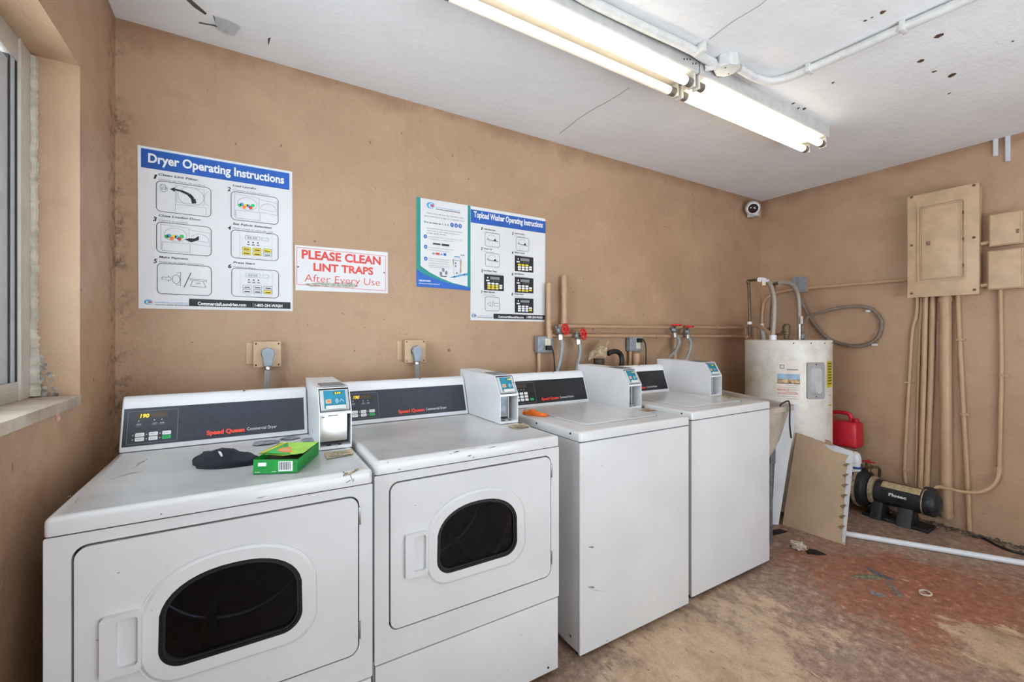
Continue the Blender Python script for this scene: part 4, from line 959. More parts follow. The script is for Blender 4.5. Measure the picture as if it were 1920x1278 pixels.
for num, l1, l2, npx, cp, ba, bb, kd in wc:
    u, v = P.z(*npx); P.text(num, u, v, 0.017, INK, 0.011, 0.15, 0.03)
    u, v = P.z(*cp); P.text(l1, u, v, 0.009, INK, 0.0062 * len(l1), 0.2, 0.02); P.text(l2, u, v - 0.016, 0.0065, GREYINK, 0.0050 * len(l2), 0.2)
    a0, b0, a1, b1 = zr(P, ba, bb); w_, h_ = a1 - a0, b1 - b0
    U = lambda s_: a0 + w_ * s_
    Vv = lambda s_: b0 + h_ * s_
    if kd == 1:
        P.rect(a0, b0, a1, b1, INK); P.up(); P.rect(U(.30), Vv(.70), U(.78), Vv(.88), GREYINK); P.rect(U(.10), Vv(.58), U(.26), Vv(.66), WPRINT); P.ell((U(.18), Vv(.80)), .004, .006, WPRINT, 8)
        for k in range(3): P.rect(U(.46 + .12 * k), Vv(.56), U(.49 + .12 * k), Vv(.65), GREYINK)
        for i in range(4):
            for j in range(3 if i < 3 else 2):
                hot = {'4': j == 2, '5': j in (0, 1) and i < 3, '6': j == 0, '8': i == 3 and j == 0}[num]
                P.poly(rrect(U(.16 + .20 * i), Vv(.08 + .15 * j + (.05 if i == 3 else 0)), U(.32 + .20 * i), Vv(.20 + .15 * j + (.05 if i == 3 else 0)), 0.003, 2), YEL if hot else WPRINT)
    else:
        P.ring(a0, b0, a1, b1, 0.014, 0.0018, INK)
        if kd == 0:
            P.path([(U(.12), Vv(.50)), (U(.90), Vv(.42))], 0.003, INK); P.path([(U(.30), Vv(.48)), (U(.30), Vv(.04))], 0.0008, GREYINK); P.path([(U(.48), Vv(.46)), (U(.48), Vv(.04))], 0.0008, GREYINK)
            P.arc((U(.46), Vv(.60)), w_ * .28, h_ * .26, 0.0016, GREYINK, 10, 170, 10)
            P.poly([(U(.55), Vv(.48)), (U(.70), Vv(.62)), (U(.78), Vv(.46))], INK); P.rect(U(.14), Vv(.55), U(.28), Vv(.60), GREYINK)
        else:
            P.path([(U(.15), Vv(.50)), (U(.38), Vv(.64)), (U(.36), Vv(.34)), (U(.15), Vv(.50))], 0.0014, INK); P.line((U(.46), Vv(.28)), (U(.56), Vv(.74)), 0.0022, INK); P.path([(U(.92), Vv(.58)), (U(.62), Vv(.55)), (U(.62), Vv(.36)), (U(.92), Vv(.36))], 0.0014, INK)
u, v = P.z(50, 1198); logo(P, (u, v), 0.014)
u, v = P.z(85, 1212); P.text('COMMERCIAL LAUNDRIES, INC.', u, v + .004, 0.005, SKYB, 0.10); P.text('YOUR TOTAL LAUNDRY SERVICE PROVIDER', u, v - 0.006, 0.0045, INK, 0.10, 0, 0.02)
P.rect(*zr(P, (262, 1178), (820, 1245)), INK); P.up()
u, v = P.z(312, 1222); ue, _ = P.z(588, 1222); P.text('CommercialLaundries.com', u, v, 0.013, WPRINT, ue - u, 0, 0.03)
u, v = P.z(622, 1226); ue, _ = P.z(797, 1226); P.text('1-855-254-WASH', u, v, 0.013, WPRINT, ue - u, 0, 0.03)
P.done(t, 'printed_artwork')

# ------------------------------------------------------------------ dryer outlets and plugs
def wavy_tube(pts, r, seg=10, n=6): 
    bm = nb(); tube(bm, smooth_path(pts, n), r, seg); return bm
for i, (xa, xb, ya, yb_, lab, lab2, px) in enumerate(((475, 527, 640, 687, 'square tan range-type outlet box above the dryer nearest the window', 'grey dryer plug and flexible cord above the dryer nearest the window', (500, 668)), (759, 798, 637, 679, 'square tan range-type outlet box above the second dryer from the window', 'grey dryer plug and flexible cord above the second dryer from the window', (780, 660)))):
    a = onY(xa, ya, D - 0.05); b_ = onY(xb, yb_, D - 0.05); zt_, zb_ = max(a.z, b_.z), min(a.z, b_.z)
    t = thing('outlet_box', lab, 'outlet box', ((a.x + b_.x) / 2, D, zb_), 'dryer outlet boxes on the back wall')
    bm = nb(); box(bm, (a.x + 0.003, D - 0.047, zb_ + 0.003), (b_.x - 0.003, D - 0.0005, zt_ - 0.003), 0.005); part(t, 'back_box', bm, TANP)
    bm = nb(); box(bm, (a.x - 0.028, D - 0.004, zb_ + 0.012), (a.x + 0.004, D - 0.0006, zt_ - 0.006), 0.003); part(t, 'mounting_tab', bm, TANP)
    bm = nb(); box(bm, (a.x, D - 0.052, zb_), (b_.x, D - 0.046, zt_), 0.003); pl = part(t, 'cover_plate', bm, TANP)
    for sx, sz in ((0.010, 0.010), (0.010, -0.010), (-0.010, 0.010), (-0.010, -0.010)):
        bm = nb(); lathe(bm, [(0, 0), (0.004, 0), (0.003, -0.002), (0, -0.002)], ((a.x if sx > 0 else b_.x) + sx, D - 0.052, (zb_ if sz > 0 else zt_) + sz), 'Y', 8); part(pl, 'screw', bm, RUST)
    cx, cz = (a.x + b_.x) / 2 + 0.002, (zt_ + zb_) / 2
    bm = nb(); lathe(bm, [(0, 0), (0.026, 0), (0.024, -0.006), (0, -0.006)], (cx, D - 0.0522, cz), 'Y', 20); part(pl, 'receptacle', bm, BLACK)
    pg = thing('dryer_plug', lab2, 'plug', (cx, D - 0.07, cz - 0.2), 'dryer plugs and cords')
    oct_ = [(cx - 0.026, cz + 0.004), (cx - 0.022, cz + 0.022), (cx, cz + 0.032), (cx + 0.022, cz + 0.022), (cx + 0.026, cz + 0.004), (cx + 0.019, cz - 0.026), (cx + 0.017, cz - 0.052), (cx - 0.017, cz - 0.052), (cx - 0.019, cz - 0.026)]
    bm = nb(); prism(bm, oct_, D - 0.090, D - 0.0585, axis='Y', bev=0.006); lathe(bm, [(0.012, 0), (0.012, -0.003), (0.008, -0.003), (0.008, 0)], (cx, D - 0.0895, cz), 'Y', 16); part(pg, 'plug_body', bm, GREYPL)
    bm = nb(); lathe(bm, [(0.013, 0), (0.014, -0.003), (0.014, -0.013), (0.012, -0.015)], (cx, D - 0.072, cz - 0.053), 'Z', 14); part(pg, 'clamp', bm, STEEL)
    bm = nb(); dx = -0.010 if i == 0 else 0.006
    for k in (-1, 0, 1): tube(bm, smooth_path([(cx + k * 0.0065, D - 0.072, cz - 0.050), (cx + k * 0.0065 + dx * 0.4, D - 0.070, cz - 0.12), (cx + k * 0.0065 + dx, D - 0.060, cz - 0.30), (cx + k * 0.0065 + dx, D - 0.075, 0.55)], 5), 0.0048, 8)
    part(pg, 'cord', bm, HOSEG)

# grey weatherproof outlet boxes with black plugs
CREAM = M('cream_outlet', rgb(222, 214, 190), 0.5, 0, 0.04)
for (xa, ya, xb, yb_, pxp, cord, lab, lab2) in (((1009), 630, 1038, 661, (1029, 652), [(1036, 655), (1039, 672), (1040, 700)], 'grey cast outlet box left of the red faucet handles', 'black plug and cord in the outlet box left of the red faucet handles'),
                                       ((1182), 629, 1205, 658, (1199, 638), [(1206, 637), (1211, 650), (1211, 690)], 'grey cast outlet box behind the washers between the faucet pairs', 'black plug and cord in the outlet box between the faucet pairs')):
    a = onY(xa, ya, D - 0.055); b_ = onY(xb, yb_, D - 0.055); zt_, zb_ = max(a.z, b_.z), min(a.z, b_.z)
    t = thing('outlet_box', lab, 'outlet box', ((a.x + b_.x) / 2, D, zb_ - 0.3), 'grey outlet boxes above the washers')
    bm = nb(); box(bm, (a.x, D - 0.056, zb_), (b_.x, D - 0.012, zt_), 0.010, 3); bx_ = part(t, 'box_body', bm, GREYBOX)
    cx = a.x + (b_.x - a.x) * 0.62; cz = (zt_ + zb_) / 2
    bm = nb(); box(bm, (cx - 0.022, D - 0.0585, cz - 0.037), (cx + 0.022, D - 0.055, cz + 0.037), 0.002); part(t, 'receptacle', bm, CREAM)
    for dz in (-0.04, 0.04):
        bm = nb(); lathe(bm, [(0, 0), (0.004, 0), (0.003, -0.002), (0, -0.002)], (a.x + 0.012, D - 0.056, cz + dz), 'Y', 8); part(bx_, 'screw', bm, GALV)
    bm = nb(); tube(bm, [(a.x + 0.025, D - 0.03, zb_ + 0.004), (a.x + 0.025, D - 0.03, 0.60)], 0.012, 10); part(t, 'riser_conduit', bm, TANPIPE)
    p = onY(pxp[0], pxp[1], D - 0.07)
    pg = thing('power_plug', lab2, 'plug', (p.x, D - 0.07, p.z - 0.3), 'black washer plugs')
    bm = nb(); box(bm, (p.x - 0.020, D - 0.085, p.z - 0.015), (p.x + 0.018, D - 0.0595, p.z + 0.015), 0.005, 3); part(pg, 'plug_body', bm, BLACK)
    pts = [Vector((p.x + 0.012, D - 0.075, p.z))] + [onY(x, y, D - 0.075) for x, y in cord]; pts.append(pts[-1] + Vector((0, -0.0, -0.25)))
    part(pg, 'cord', wavy_tube(pts, 0.0045, 8), BLACK)

# ------------------------------------------------------------------ supply pipes on the back wall
PY = D - 0.045
def pipe(px, plane, r, mat, name, label, cat='pipe', group=None, n=1, ext=None):
    pts = [plane(x, y) for x, y in px]
    if ext: pts.append(Vector(ext))
    bm = nb(); tube(bm, pts if n == 1 else smooth_path(pts, n), r, 12); return bm
oy = lambda Y: (lambda x, y: onY(x, y, Y))
ox = lambda X: (lambda x, y: onX(x, y, X))
def pipe_thing(name, label, runs, mat, straps=(), fittings=(), cat='pipe', group=None):
    """runs: list of (points, radius); straps/fittings: (centre, radius, half length, axis)"""
    c = runs[0][0][0]; zz = min(p.z for r in runs for p in r[0])
    t = thing(name, label, cat, (c[0], c[1], zz), group)
    for pts, r in runs: bm = nb(); tube(bm, pts, r, 12); part(t, 'pipe_run', bm, mat)
    for c, r, hl, ax in fittings:
        bm = nb(); lathe(bm, [(r * .8, -hl), (r, -hl), (r, -hl * .4), (r * .9, -hl * .4), (r * .9, hl * .4), (r, hl * .4), (r, hl), (r * .8, hl)], c, ax, 12); part(t, 'fitting', bm, mat)
    for c, w_, ax in straps:
        bm = nb(); box(bm, [c[i] - w_[i] for i in range(3)], [c[i] + w_[i] for i in range(3)], 0.0015); part(t, 'strap', bm, mat)
    return t
a = onY(1046, 613, PY); b_ = onY(1396, 613, PY); zu = 1.362
pipe_thing('water_pipe', 'upper horizontal painted water pipe with a capped riser on the back wall', [([Vector((a.x, PY, zu)), Vector((b_.x, PY, zu + 0.012))], 0.013), ([Vector((onY(1058, 517, PY).x, PY, onY(1058, 517, PY).z)), Vector((onY(1058, 517, PY).x, PY, zu))], 0.019)], OLDPIPE,
           fittings=[((onY(1058, 548, PY).x, PY, onY(1058, 548, PY).z), 0.023, 0.016, 'Z'), ((onY(1343, 613, PY).x, PY, zu + 0.010), 0.017, 0.02, 'X'), ((onY(1058, 600, PY).x, PY, zu + 0.01), 0.021, 0.028, 'Z')], straps=[((onY(1120, 612, PY).x, D - 0.02, zu), (0.008, 0.0195, 0.016), 0)])
zl_ = 1.303
pipe_thing('water_pipe', 'lower horizontal painted water pipe with a capped riser beside the washer poster', [([Vector((onY(1029, 631, PY).x, PY, zl_)), Vector((b_.x, PY, zl_ - 0.004))], 0.013), ([Vector((onY(1029, 531, PY).x, PY, onY(1029, 531, PY).z)), Vector((onY(1029, 531, PY).x, PY, zl_))], 0.017)], OLDPIPE,
           fittings=[((onY(1232, 631, PY).x, PY, zl_ - 0.002), 0.017, 0.02, 'X'), ((onY(1030, 618, PY).x, PY, zl_ + 0.01), 0.021, 0.026, 'Z')], straps=[((onY(1200, 625, PY).x, D - 0.02, zl_), (0.008, 0.0195, 0.016), 0)])
# faucets with red wheels and hoses to the washers
def faucet(bpx, wpx, upright, hose, lab, lab2, zsrc):
    p = onY(bpx[0], bpx[1], D - 0.085); w_ = onY(wpx[0], wpx[1], D - 0.125)
    t = thing('faucet_valve', lab, 'faucet', (p.x, D - 0.05, p.z - 0.03), 'red-handled faucets on the water pipes')
    bm = nb(); tube(bm, [(p.x, PY, zsrc), (p.x, D - 0.075, p.z)], 0.011, 10); blob(bm, (p.x, D - 0.085, p.z), 0.024, 0.05, 2, 1, 1, (1, 1, 1.2)); tube(bm, [(p.x, D - 0.085, p.z), (p.x, D - 0.097, p.z - 0.030)], 0.012, 10, radii=[0.014, 0.018])
    tube(bm, [(p.x, D - 0.085, p.z), tuple(w_)], 0.0065, 8); part(t, 'valve_body', bm, GALV)
    ax = Vector((0, 0, 1)) if upright else Vector((0.25, -1, 0.15)).normalized()
    u = ax.orthogonal().normalized(); v = ax.cross(u); bm = nb()
    R_ = 0.030; pts = [w_ + (u * math.cos(2 * math.pi * k / 20) + v * math.sin(2 * math.pi * k / 20)) * R_ * (1 + 0.08 * math.cos(k * math.pi)) for k in range(21)]
    tube(bm, pts, 0.0075, 8, caps=False)
    for k in range(4):
        d = u * math.cos(math.pi * k / 2) + v * math.sin(math.pi * k / 2); tube(bm, [w_, w_ + d * R_], 0.0045, 6)
    tube(bm, [w_ - ax * 0.007, w_ + ax * 0.007], 0.010, 10); part(t, 'wheel_handle', bm, REDVALVE, 'red wheel handle')
    h0 = Vector((p.x, D - 0.097, p.z - 0.030))
    pts = [h0] + [onY(x, y, D - 0.105) for x, y in hose]; pts.append(pts[-1] + Vector((0, 0.0, -0.16)))
    hs = thing('washer_hose', lab2, 'hose', (pts[-1].x, pts[-1].y, pts[-1].z), 'washer supply hoses')
    bm = nb(); tube(bm, smooth_path(pts, 6), 0.0125, 10); part(hs, 'hose_line', bm, HOSEG)
    bm = nb(); tube(bm, [h0 + Vector((0, 0, 0.004)), h0 + Vector((0, -0.003, -0.026))], 0.0185, 10); part(hs, 'coupling', bm, STEEL)
faucet((1049, 620), (1060, 617), False, [(1054, 650), (1051, 675), (1046, 700)], 'leftmost red-wheel faucet beside the washer poster', 'grey hose hanging from the leftmost red-wheel faucet', 1.362)
faucet((1082, 629), (1094, 626), False, [(1088, 650), (1087, 668), (1082, 690)], 'second red-wheel faucet from the washer poster', 'grey hose hanging from the second red-wheel faucet', 1.303)
faucet((1263, 618), (1268, 609), True, [(1274, 640), (1266, 658), (1252, 676)], 'red-topped faucet on the left of the pair behind the last washer', 'grey hose curving left from the faucet pair behind the last washer', 1.366)
faucet((1287, 621), (1291, 612), True, [(1295, 642), (1293, 658), (1286, 678)], 'red-topped faucet on the right of the pair nearest the water heater', 'grey hose from the faucet nearest the water heater', 1.301)
pipe_thing('drain_riser', 'thin painted riser pipe below the red-topped faucet pair', [([onY(1266, 632, PY), onY(1266, 632, PY) - Vector((0, 0, 0.7))], 0.013)], OLDPIPE)
# standpipe with ragged wrapping and the black drain hose
sp = onY(1123, 700, D - 0.10)
t = thing('drain_standpipe', 'dark drain standpipe wrapped in ragged beige rag behind the first washer', 'pipe', (sp.x, sp.y, 0.5))
zt_ = onY(1123, 672, D - 0.10).z
bm = nb(); lathe(bm, [(0.036, -0.55), (0.036, 0), (0.032, 0), (0.032, -0.5)], (sp.x, sp.y, zt_), 'Z', 18); part(t, 'standpipe', bm, M('brown_pipe', rgb(70, 52, 40), 0.6, 0, 0.15))
RAG = M('beige_rag', rgb(226, 206, 172), 0.95, 0, 0.12, 40, 0.6, 90)
bm = nb()
rows = [[(1104, 678), (1112, 672), (1119, 668), (1128, 667), (1136, 674)], [(1106, 662), (1116, 658), (1124, 655), (1131, 657), (1138, 662)], [(1120, 650), (1124, 649), (1129, 647), (1134, 648), (1138, 652)], [(1134, 646), (1136, 643), (1138, 640), (1141, 638), (1143, 640)]]
vv = [[bm.verts.new(onY(x + random.uniform(-1, 1), y + random.uniform(-1, 1), D - 0.15 + 0.02 * i + 0.012 * math.sin(j * 2.1 + i))) for j, (x, y) in enumerate(r)] for i, r in enumerate(rows)]
for i in range(3):
    for j in range(4): bm.faces.new((vv[i][j], vv[i][j + 1], vv[i + 1][j + 1], vv[i + 1][j]))
bmesh.ops.solidify(bm, geom=bm.faces[:], thickness=0.006); bmesh.ops.subdivide_edges(bm, edges=bm.edges[:], cuts=2, use_grid_fill=True)
for v in bm.verts: v.co += mnoise.noise_vector(v.co * 45) * 0.007
part(t, 'rag', bm, RAG, angle=25)
pts = [onY(x, y, D - 0.10) for x, y in [(1140, 663), (1148, 659), (1157, 659), (1164, 665), (1166, 676), (1165, 692)]]; pts.append(pts[-1] + Vector((0, 0, -0.2)))
bm = nb(); P_ = smooth_path(pts, 8)
tube(bm, P_, 0.0165, 14, radii=[0.0165 + (0.0012 if k % 2 else 0) for k in range(len(P_))]); solo('drain_hose', bm, BLACK, 'black ribbed drain hose arching up between the ragged standpipe and an outlet box', 'hose')
pipe_thing('vent_stub', 'short painted pipe stub under the outlet box between the faucet pairs', [([onY(1193, 662, D - 0.06), onY(1193, 700, D - 0.06) - Vector((0, 0, .2))], 0.028)], OLDPIPE)

# ------------------------------------------------------------------ security camera in the corner
cc = onY(1411, 390, D - 0.085)
t = thing('security_camera', 'small white dome security camera in the far ceiling corner', 'camera', (cc.x + 0.06, D, cc.z - 0.06))
bm = nb(); box(bm, (cc.x + 0.055, D - 0.085, cc.z - 0.060), (cc.x + 0.125, D - 0.0005, cc.z + 0.055), 0.004); part(t, 'wall_mount', bm, TANP)
bm = nb(); box(bm, (cc.x + 0.01, D - 0.11, cc.z - 0.066), (cc.x + 0.054, D - 0.03, cc.z - 0.02), 0.004); part(t, 'arm', bm, PVC)
fd = (Vector((1.0, 0.0, 1.2)) - cc).normalized(); rt = fd.cross(Vector((0, 0, 1))).normalized(); u2 = rt.cross(fd)
def orient(bm_, c, f_, r_, u_):
    Mx = Matrix((r_, u_, f_)).transposed()
    for v in bm_.verts: v.co = c + Mx @ v.co
bm = nb(); lathe(bm, [(0, -0.066), (0.036, -0.062), (0.055, -0.042), (0.060, -0.012), (0.059, 0.014), (0.050, 0.034), (0.040, 0.038)], (0, 0, 0), 'Z', 24); orient(bm, cc, fd, rt, u2); part(t, 'housing', bm, PVC)
bm = nb(); lathe(bm, [(0.040, 0.037), (0.033, 0.043), (0.014, 0.048), (0, 0.049)], (0, 0, 0), 'Z', 20); orient(bm, cc, fd, rt, u2); part(t, 'lens', bm, M('dark_lens', rgb(40, 28, 22), 0.08, 0, 0))

# ------------------------------------------------------------------ electrical panel, boxes and conduits on the right wall
XP = XR - 0.105
t = thing('electrical_panel', 'tall tan painted breaker panel on the right wall', 'electrical panel', (XR, 1.02, 1.565))
y0_, y1_, z0_, z1_ = 0.842, 1.196, 1.570, 2.282
bm = nb(); box(bm, (XP + 0.004, y0_ + 0.008, z0_ + 0.008), (XR - 0.0005, y1_ - 0.008, z1_ - 0.008)); part(t, 'enclosure', bm, TANP)
bm = nb(); box(bm, (XP, y0_, z0_), (XP + 0.004, y1_, z1_), 0.0015); cv = part(t, 'cover', bm, TANP)
dy0, dy1, dz0, dz1 = onX(1810, 440, XP).y, onX(1723, 440, XP).y, onX(1770, 524, XP).z, onX(1770, 381, XP).z
bm = nb(); toX = lambda a, b, d: (d, a, b)
ring_plate(bm, rrect(dy0 - 0.004, dz0 - 0.008, dy1 + 0.006, dz1 + 0.012, 0.02), [rrect(dy0 + 0.004, dz0, dy1 - 0.002, dz1 + 0.004, 0.014)], toX, XP - 0.009, XP + 0.001)
ring_plate(bm, rrect(dy0 + 0.012, dz0 + 0.006, dy1 - 0.010, dz1 - 0.003, 0.012), [rrect(dy0 + 0.016, dz0 + 0.010, dy1 - 0.014, dz1 - 0.007, 0.010)], toX, XP - 0.007, XP + 0.001); part(cv, 'door_frame', bm, TANP)
bm = nb(); box(bm, (XP - 0.005, dy0 + 0.032, dz0 + 0.014), (XP + 0.001, dy1 - 0.016, dz1 - 0.012), 0.002); dr = part(t, 'panel_door', bm, TANP)
lt = onX(1740, 456, XP - 0.006)
bm = nb(); box(bm, (XP - 0.010, lt.y - 0.010, lt.z - 0.013), (XP - 0.0045, lt.y + 0.009, lt.z + 0.013), 0.002); part(dr, 'latch', bm, M('worn_latch', rgb(120, 96, 72), 0.5, 0.3, 0.2, 80))
bm = nb(); box(bm, (XP - 0.0065, onX(1771, 412, XP).y, onX(1760, 417, XP).z), (XP - 0.0045, onX(1757, 412, XP).y, onX(1760, 407, XP).z), 0.0008); part(dr, 'nameplate', bm, TANP)
for q in ((1806, 398), (1806, 448), (1806, 497)):
    c = onX(q[0], q[1], XP - 0.003); bm = nb(); tube(bm, [(c.x, c.y, c.z - 0.010), (c.x, c.y, c.z + 0.010)], 0.0055, 8); part(dr, 'hinge', bm, M('worn_latch', rgb(120, 96, 72)))
for q in ((1709, 370), (1826, 347), (1709, 460), (1826, 445), (1709, 550), (1827, 543)):
    c = onX(q[0], q[1], XP); bm = nb(); lathe(bm, [(0, 0), (0.009, 0), (0.006, -0.004), (0, -0.004)], c, 'X', 10); part(cv, 'screw', bm, M('worn_latch', rgb(120, 96, 72)))
# two junction boxes
for (yy0, yy1, zz0, zz1, lab, conn) in ((0.668, 0.810, 1.868, 2.072, 'upper tan junction box right of the breaker panel', 1.90), (0.664, 0.816, 1.594, 1.842, 'lower tan junction box right of the breaker panel', 1.63)):
    t = thing('junction_box', lab, 'junction box', (XR, (yy0 + yy1) / 2, zz0), 'junction boxes beside the panel')
    bm = nb(); box(bm, (XR - 0.065, yy0, zz0), (XR - 0.0005, yy1, zz1), 0.008, 3); part(t, 'box_body', bm, TANP)
    bm = nb(); box(bm, (XR - 0.072, yy0 + 0.006, zz0 + 0.006), (XR - 0.064, yy1 - 0.006, zz1 - 0.006), 0.006, 3); part(t, 'cover', bm, TANP)
    bm = nb(); tube(bm, [(XR - 0.04, yy1 - 0.003, conn), (XR - 0.045, 0.842 + 0.006, conn - 0.004)], 0.012, 10); part(t, 'nipple', bm, TANP)
    if zz0 > 1.8:
        bm = nb(); box(bm, (XR - 0.076, yy0 + 0.012, 1.93), (XR - 0.071, yy0 + 0.022, 1.955), 0.001); part(t, 'latch', bm, M('worn_latch', rgb(120, 96, 72)))
# conduits below the panel
ZM = (1560, 540, 2.778)
def zx(x, y, X): return onX(ZM[0] + x / ZM[2], ZM[1] + y / ZM[2], X)
def conduit(label, px, r, X, straps=(), group='conduits below the breaker panel', start=None, n=4):
    pts = [zx(x, y, X) for x, y in px]
    if start is not None: pts[0].z = start
    t = thing('conduit', label, 'conduit', (XR, pts[-1].y, min(p.z for p in pts)), group)
    bm = nb(); tube(bm, smooth_path(pts, n), r, 12); part(t, 'tube_run', bm, TANPIPE)
    for q in straps:
        c = zx(q[0], q[1], X); bm = nb(); box(bm, (X - r - 0.002, c.y - 0.026, c.z - 0.007), (XR - 0.0005, c.y + r + 0.003, c.z + 0.007), 0.002); part(t, 'strap', bm, TANPIPE)
    return t
ZP = 1.578
conduit('leftmost thin conduit below the breaker panel, bent outwards', [(442, 45), (440, 140), (418, 225), (402, 480), (386, 750), (378, 940), (384, 1015)], 0.011, XR - 0.013, [(392, 490), (382, 945)], start=ZP)
conduit('very thin conduit behind the leftmost conduit below the breaker panel', [(467, 45), (460, 200), (446, 600), (438, 1050)], 0.0085, XR - 0.010, [], start=ZP)
conduit('third conduit from the left below the breaker panel', [(487, 45), (480, 400), (470, 750), (460, 1060)], 0.0165, XR - 0.020, start=ZP)
conduit('fourth conduit from the left below the breaker panel, beside the thick one', [(527, 45), (518, 400), (504, 750), (492, 1060)], 0.0165, XR - 0.020, start=ZP)
big = conduit('thickest vertical conduit running from the breaker panel to the floor', [(589, 40), (591, 400), (594, 800), (597, 1195)], 0.032, XR - 0.036, start=ZP)
for yy in (60, 1175):
    c = zx(588 if yy < 100 else 597, yy, XR - 0.036); bm = nb(); lathe(bm, [(0.033, -0.014), (0.037, -0.014), (0.037, 0.014), (0.033, 0.014)], c, 'Z', 18); part(big, 'collar', bm, TANPIPE)
conduit('rightmost conduit below the breaker panel, slanting to the floor', [(655, 45), (665, 270), (685, 650), (702, 950), (716, 1262)], 0.0135, XR - 0.016, [(688, 655), (666, 268)], start=ZP)
cd = conduit('conduit dropping from the lower junction box and looping to the pump', [(876, 8), (878, 60), (882, 450), (876, 700), (872, 930)], 0.012, XR - 0.016, [(892, 455)], 'conduits from the junction boxes', start=1.598)
c = zx(868, 945, XR - 0.018); bm = nb(); tube(bm, [c + Vector((0, 0, 0.02)), c - Vector((0, 0, 0.025))], 0.018, 10); part(cd, 'coupling', bm, TANPIPE)
pts = [c, zx(862, 990, XR - 0.03), zx(830, 1035, XR - 0.05), zx(770, 1062, XR - 0.08), zx(690, 1062, XR - 0.10), zx(610, 1045, XR - 0.11), zx(552, 1034, XR - 0.12), zx(535, 1050, XR - 0.14)]
bm = nb(); tube(bm, smooth_path(pts, 6), 0.0105, 10); part(cd, 'flexible_whip', bm, TANPIPE)
# two white metal straps at the ceiling
for (xa, ya, xb, yb_, lab) in ((1866, 263, 1873, 290, 'shorter white metal strap at the ceiling above the junction boxes'), (1889, 257, 1896, 300, 'longer white metal strap at the ceiling above the junction boxes')):
    a = onX(xa, ya, XR - 0.02); b_ = onX(xb, yb_, XR - 0.02); bm = nb()
    box(bm, (XR - 0.018, a.y - 0.011, b_.z), (XR - 0.0005, a.y + 0.011, H - 0.0005), 0.003); solo('metal_strap', bm, DRYW, lab, 'bracket', 'white straps at the ceiling')

# ------------------------------------------------------------------ water heater
HC, HR, HT = Vector((3.529, 1.775, 0)), 0.286, 1.272
HEAT = NB('aged_cream_enamel')
HEAT.base(HEAT.mix(HEAT.ramp(HEAT.noise(6, 6, 0.7), 0.40, 0.72), rgb(230, 227, 218), rgb(204, 196, 182))); HEAT.rough(0.38)
t = thing('water_heater', 'cream cylindrical electric water heater in the corner', 'water heater', (HC.x, HC.y, 0))
bm = nb(); lathe(bm, [(0, 0.04), (HR - 0.004, 0.04), (HR - 0.002, 0.06), (HR - 0.002, HT - 0.035)], HC, 'Z', 64); tank = part(t, 'tank', bm, HEAT.m)
bm = nb(); lathe(bm, [(HR - 0.001, HT - 0.040), (HR, HT - 0.040), (HR, HT - 0.006), (HR - 0.006, HT), (0.03, HT + 0.002), (0, HT + 0.002)], HC, 'Z', 64); cap = part(t, 'top_cap', bm, HEAT.m)
for k in range(4):
    a = math.radians(-145 + k * 22); bm = nb(); blob(bm, HC + Vector((HR * math.cos(a), HR * math.sin(a), HT - 0.022)), 0.005, 0, 1); part(cap, 'rim_screw', bm, BLACK)
for a in (30, 150, 270):
    bm = nb(); c = HC + Vector((0.2 * math.cos(math.radians(a)), 0.2 * math.sin(math.radians(a)), 0)); lathe(bm, [(0, 0), (0.03, 0), (0.03, 0.041), (0, 0.041)], c, 'Z', 12); part(t, 'foot', bm, BLACK)
def on_tank(x, y):
    """where the line of sight meets the tank"""
    r = ray(x, y); d = Vector((r.x, r.y)); c = Vector((HC.x, HC.y)); A = d.dot(d); B = d.dot(c); C_ = c.dot(c) - (HR - 0.002) ** 2
    s = B * B - A * C_
    tt = (B - math.sqrt(max(s, 0))) / A; p = CAM + r * tt
    return math.atan2(p.y - HC.y, p.x - HC.x), p.z
def tank_patch(bm, x0, y0, x1, y1, off, mat=0, n=6):
    a0, z1 = on_tank(x0, y0); a1, _ = on_tank(x1, y0); _, z0 = on_tank((x0 + x1) / 2, y1); _, z1 = on_tank((x0 + x1) / 2, y0)
    r = HR - 0.002 + off; L_ = []
    for k in range(n + 1):
        a = a0 + (a1 - a0) * k / n; L_.append([bm.verts.new((HC.x + r * math.cos(a), HC.y + r * math.sin(a), z)) for z in (z0, z1)])
    for p, q in zip(L_, L_[1:]):
        f = bm.faces.new((p[0], q[0], q[1], p[1])); f.material_index = mat
def Zh(x, y): return 1420 + x / 7.1, 650 + y / 7.1
def rectz(bm, a, b, off, mat): p = Zh(*a); q = Zh(*b); tank_patch(bm, p[0], p[1], q[0], q[1], off, mat)
SKY_P = M('sky_print', rgb(150, 178, 204), 0.5, 0, 0.1); SAND = M('sand_print', rgb(196, 164, 124), 0.5, 0, 0.3, 60); PINK = M('pink_print', rgb(222, 176, 160), 0.5, 0, 0.1, 60); CREAMP = M('cream_paper', rgb(228, 218, 206), 0.5, 0, 0.03)
bm = nb(); rectz(bm, (255, 190), (570, 715), 0.0008, 0); rectz(bm, (265, 360), (568, 430), 0.0012, 1); rectz(bm, (265, 430), (568, 485), 0.0012, 2); rectz(bm, (262, 483), (568, 492), 0.0014, 4)
rectz(bm, (262, 555), (420, 585), 0.0012, 3); rectz(bm, (265, 605), (540, 625), 0.0012, 3)
for k in range(7): rectz(bm, (270 if k % 3 else 380, 508 + k * 30), (545 - 20 * (k % 2), 513 + k * 30), 0.0013, 5)
rectz(bm, (300, 235), (360, 292), 0.0012, 5); rectz(bm, (312, 245), (348, 280), 0.0014, 0); rectz(bm, (390, 296), (540, 312), 0.0012, 5)
part(tank, 'rating_label', bm, [CREAMP, SKY_P, SAND, PINK, INK, GREYINK], 'faded paper label with a blue and sandy picture')
bm = nb(); rectz(bm, (925, 190), (992, 540), 0.0008, 0)
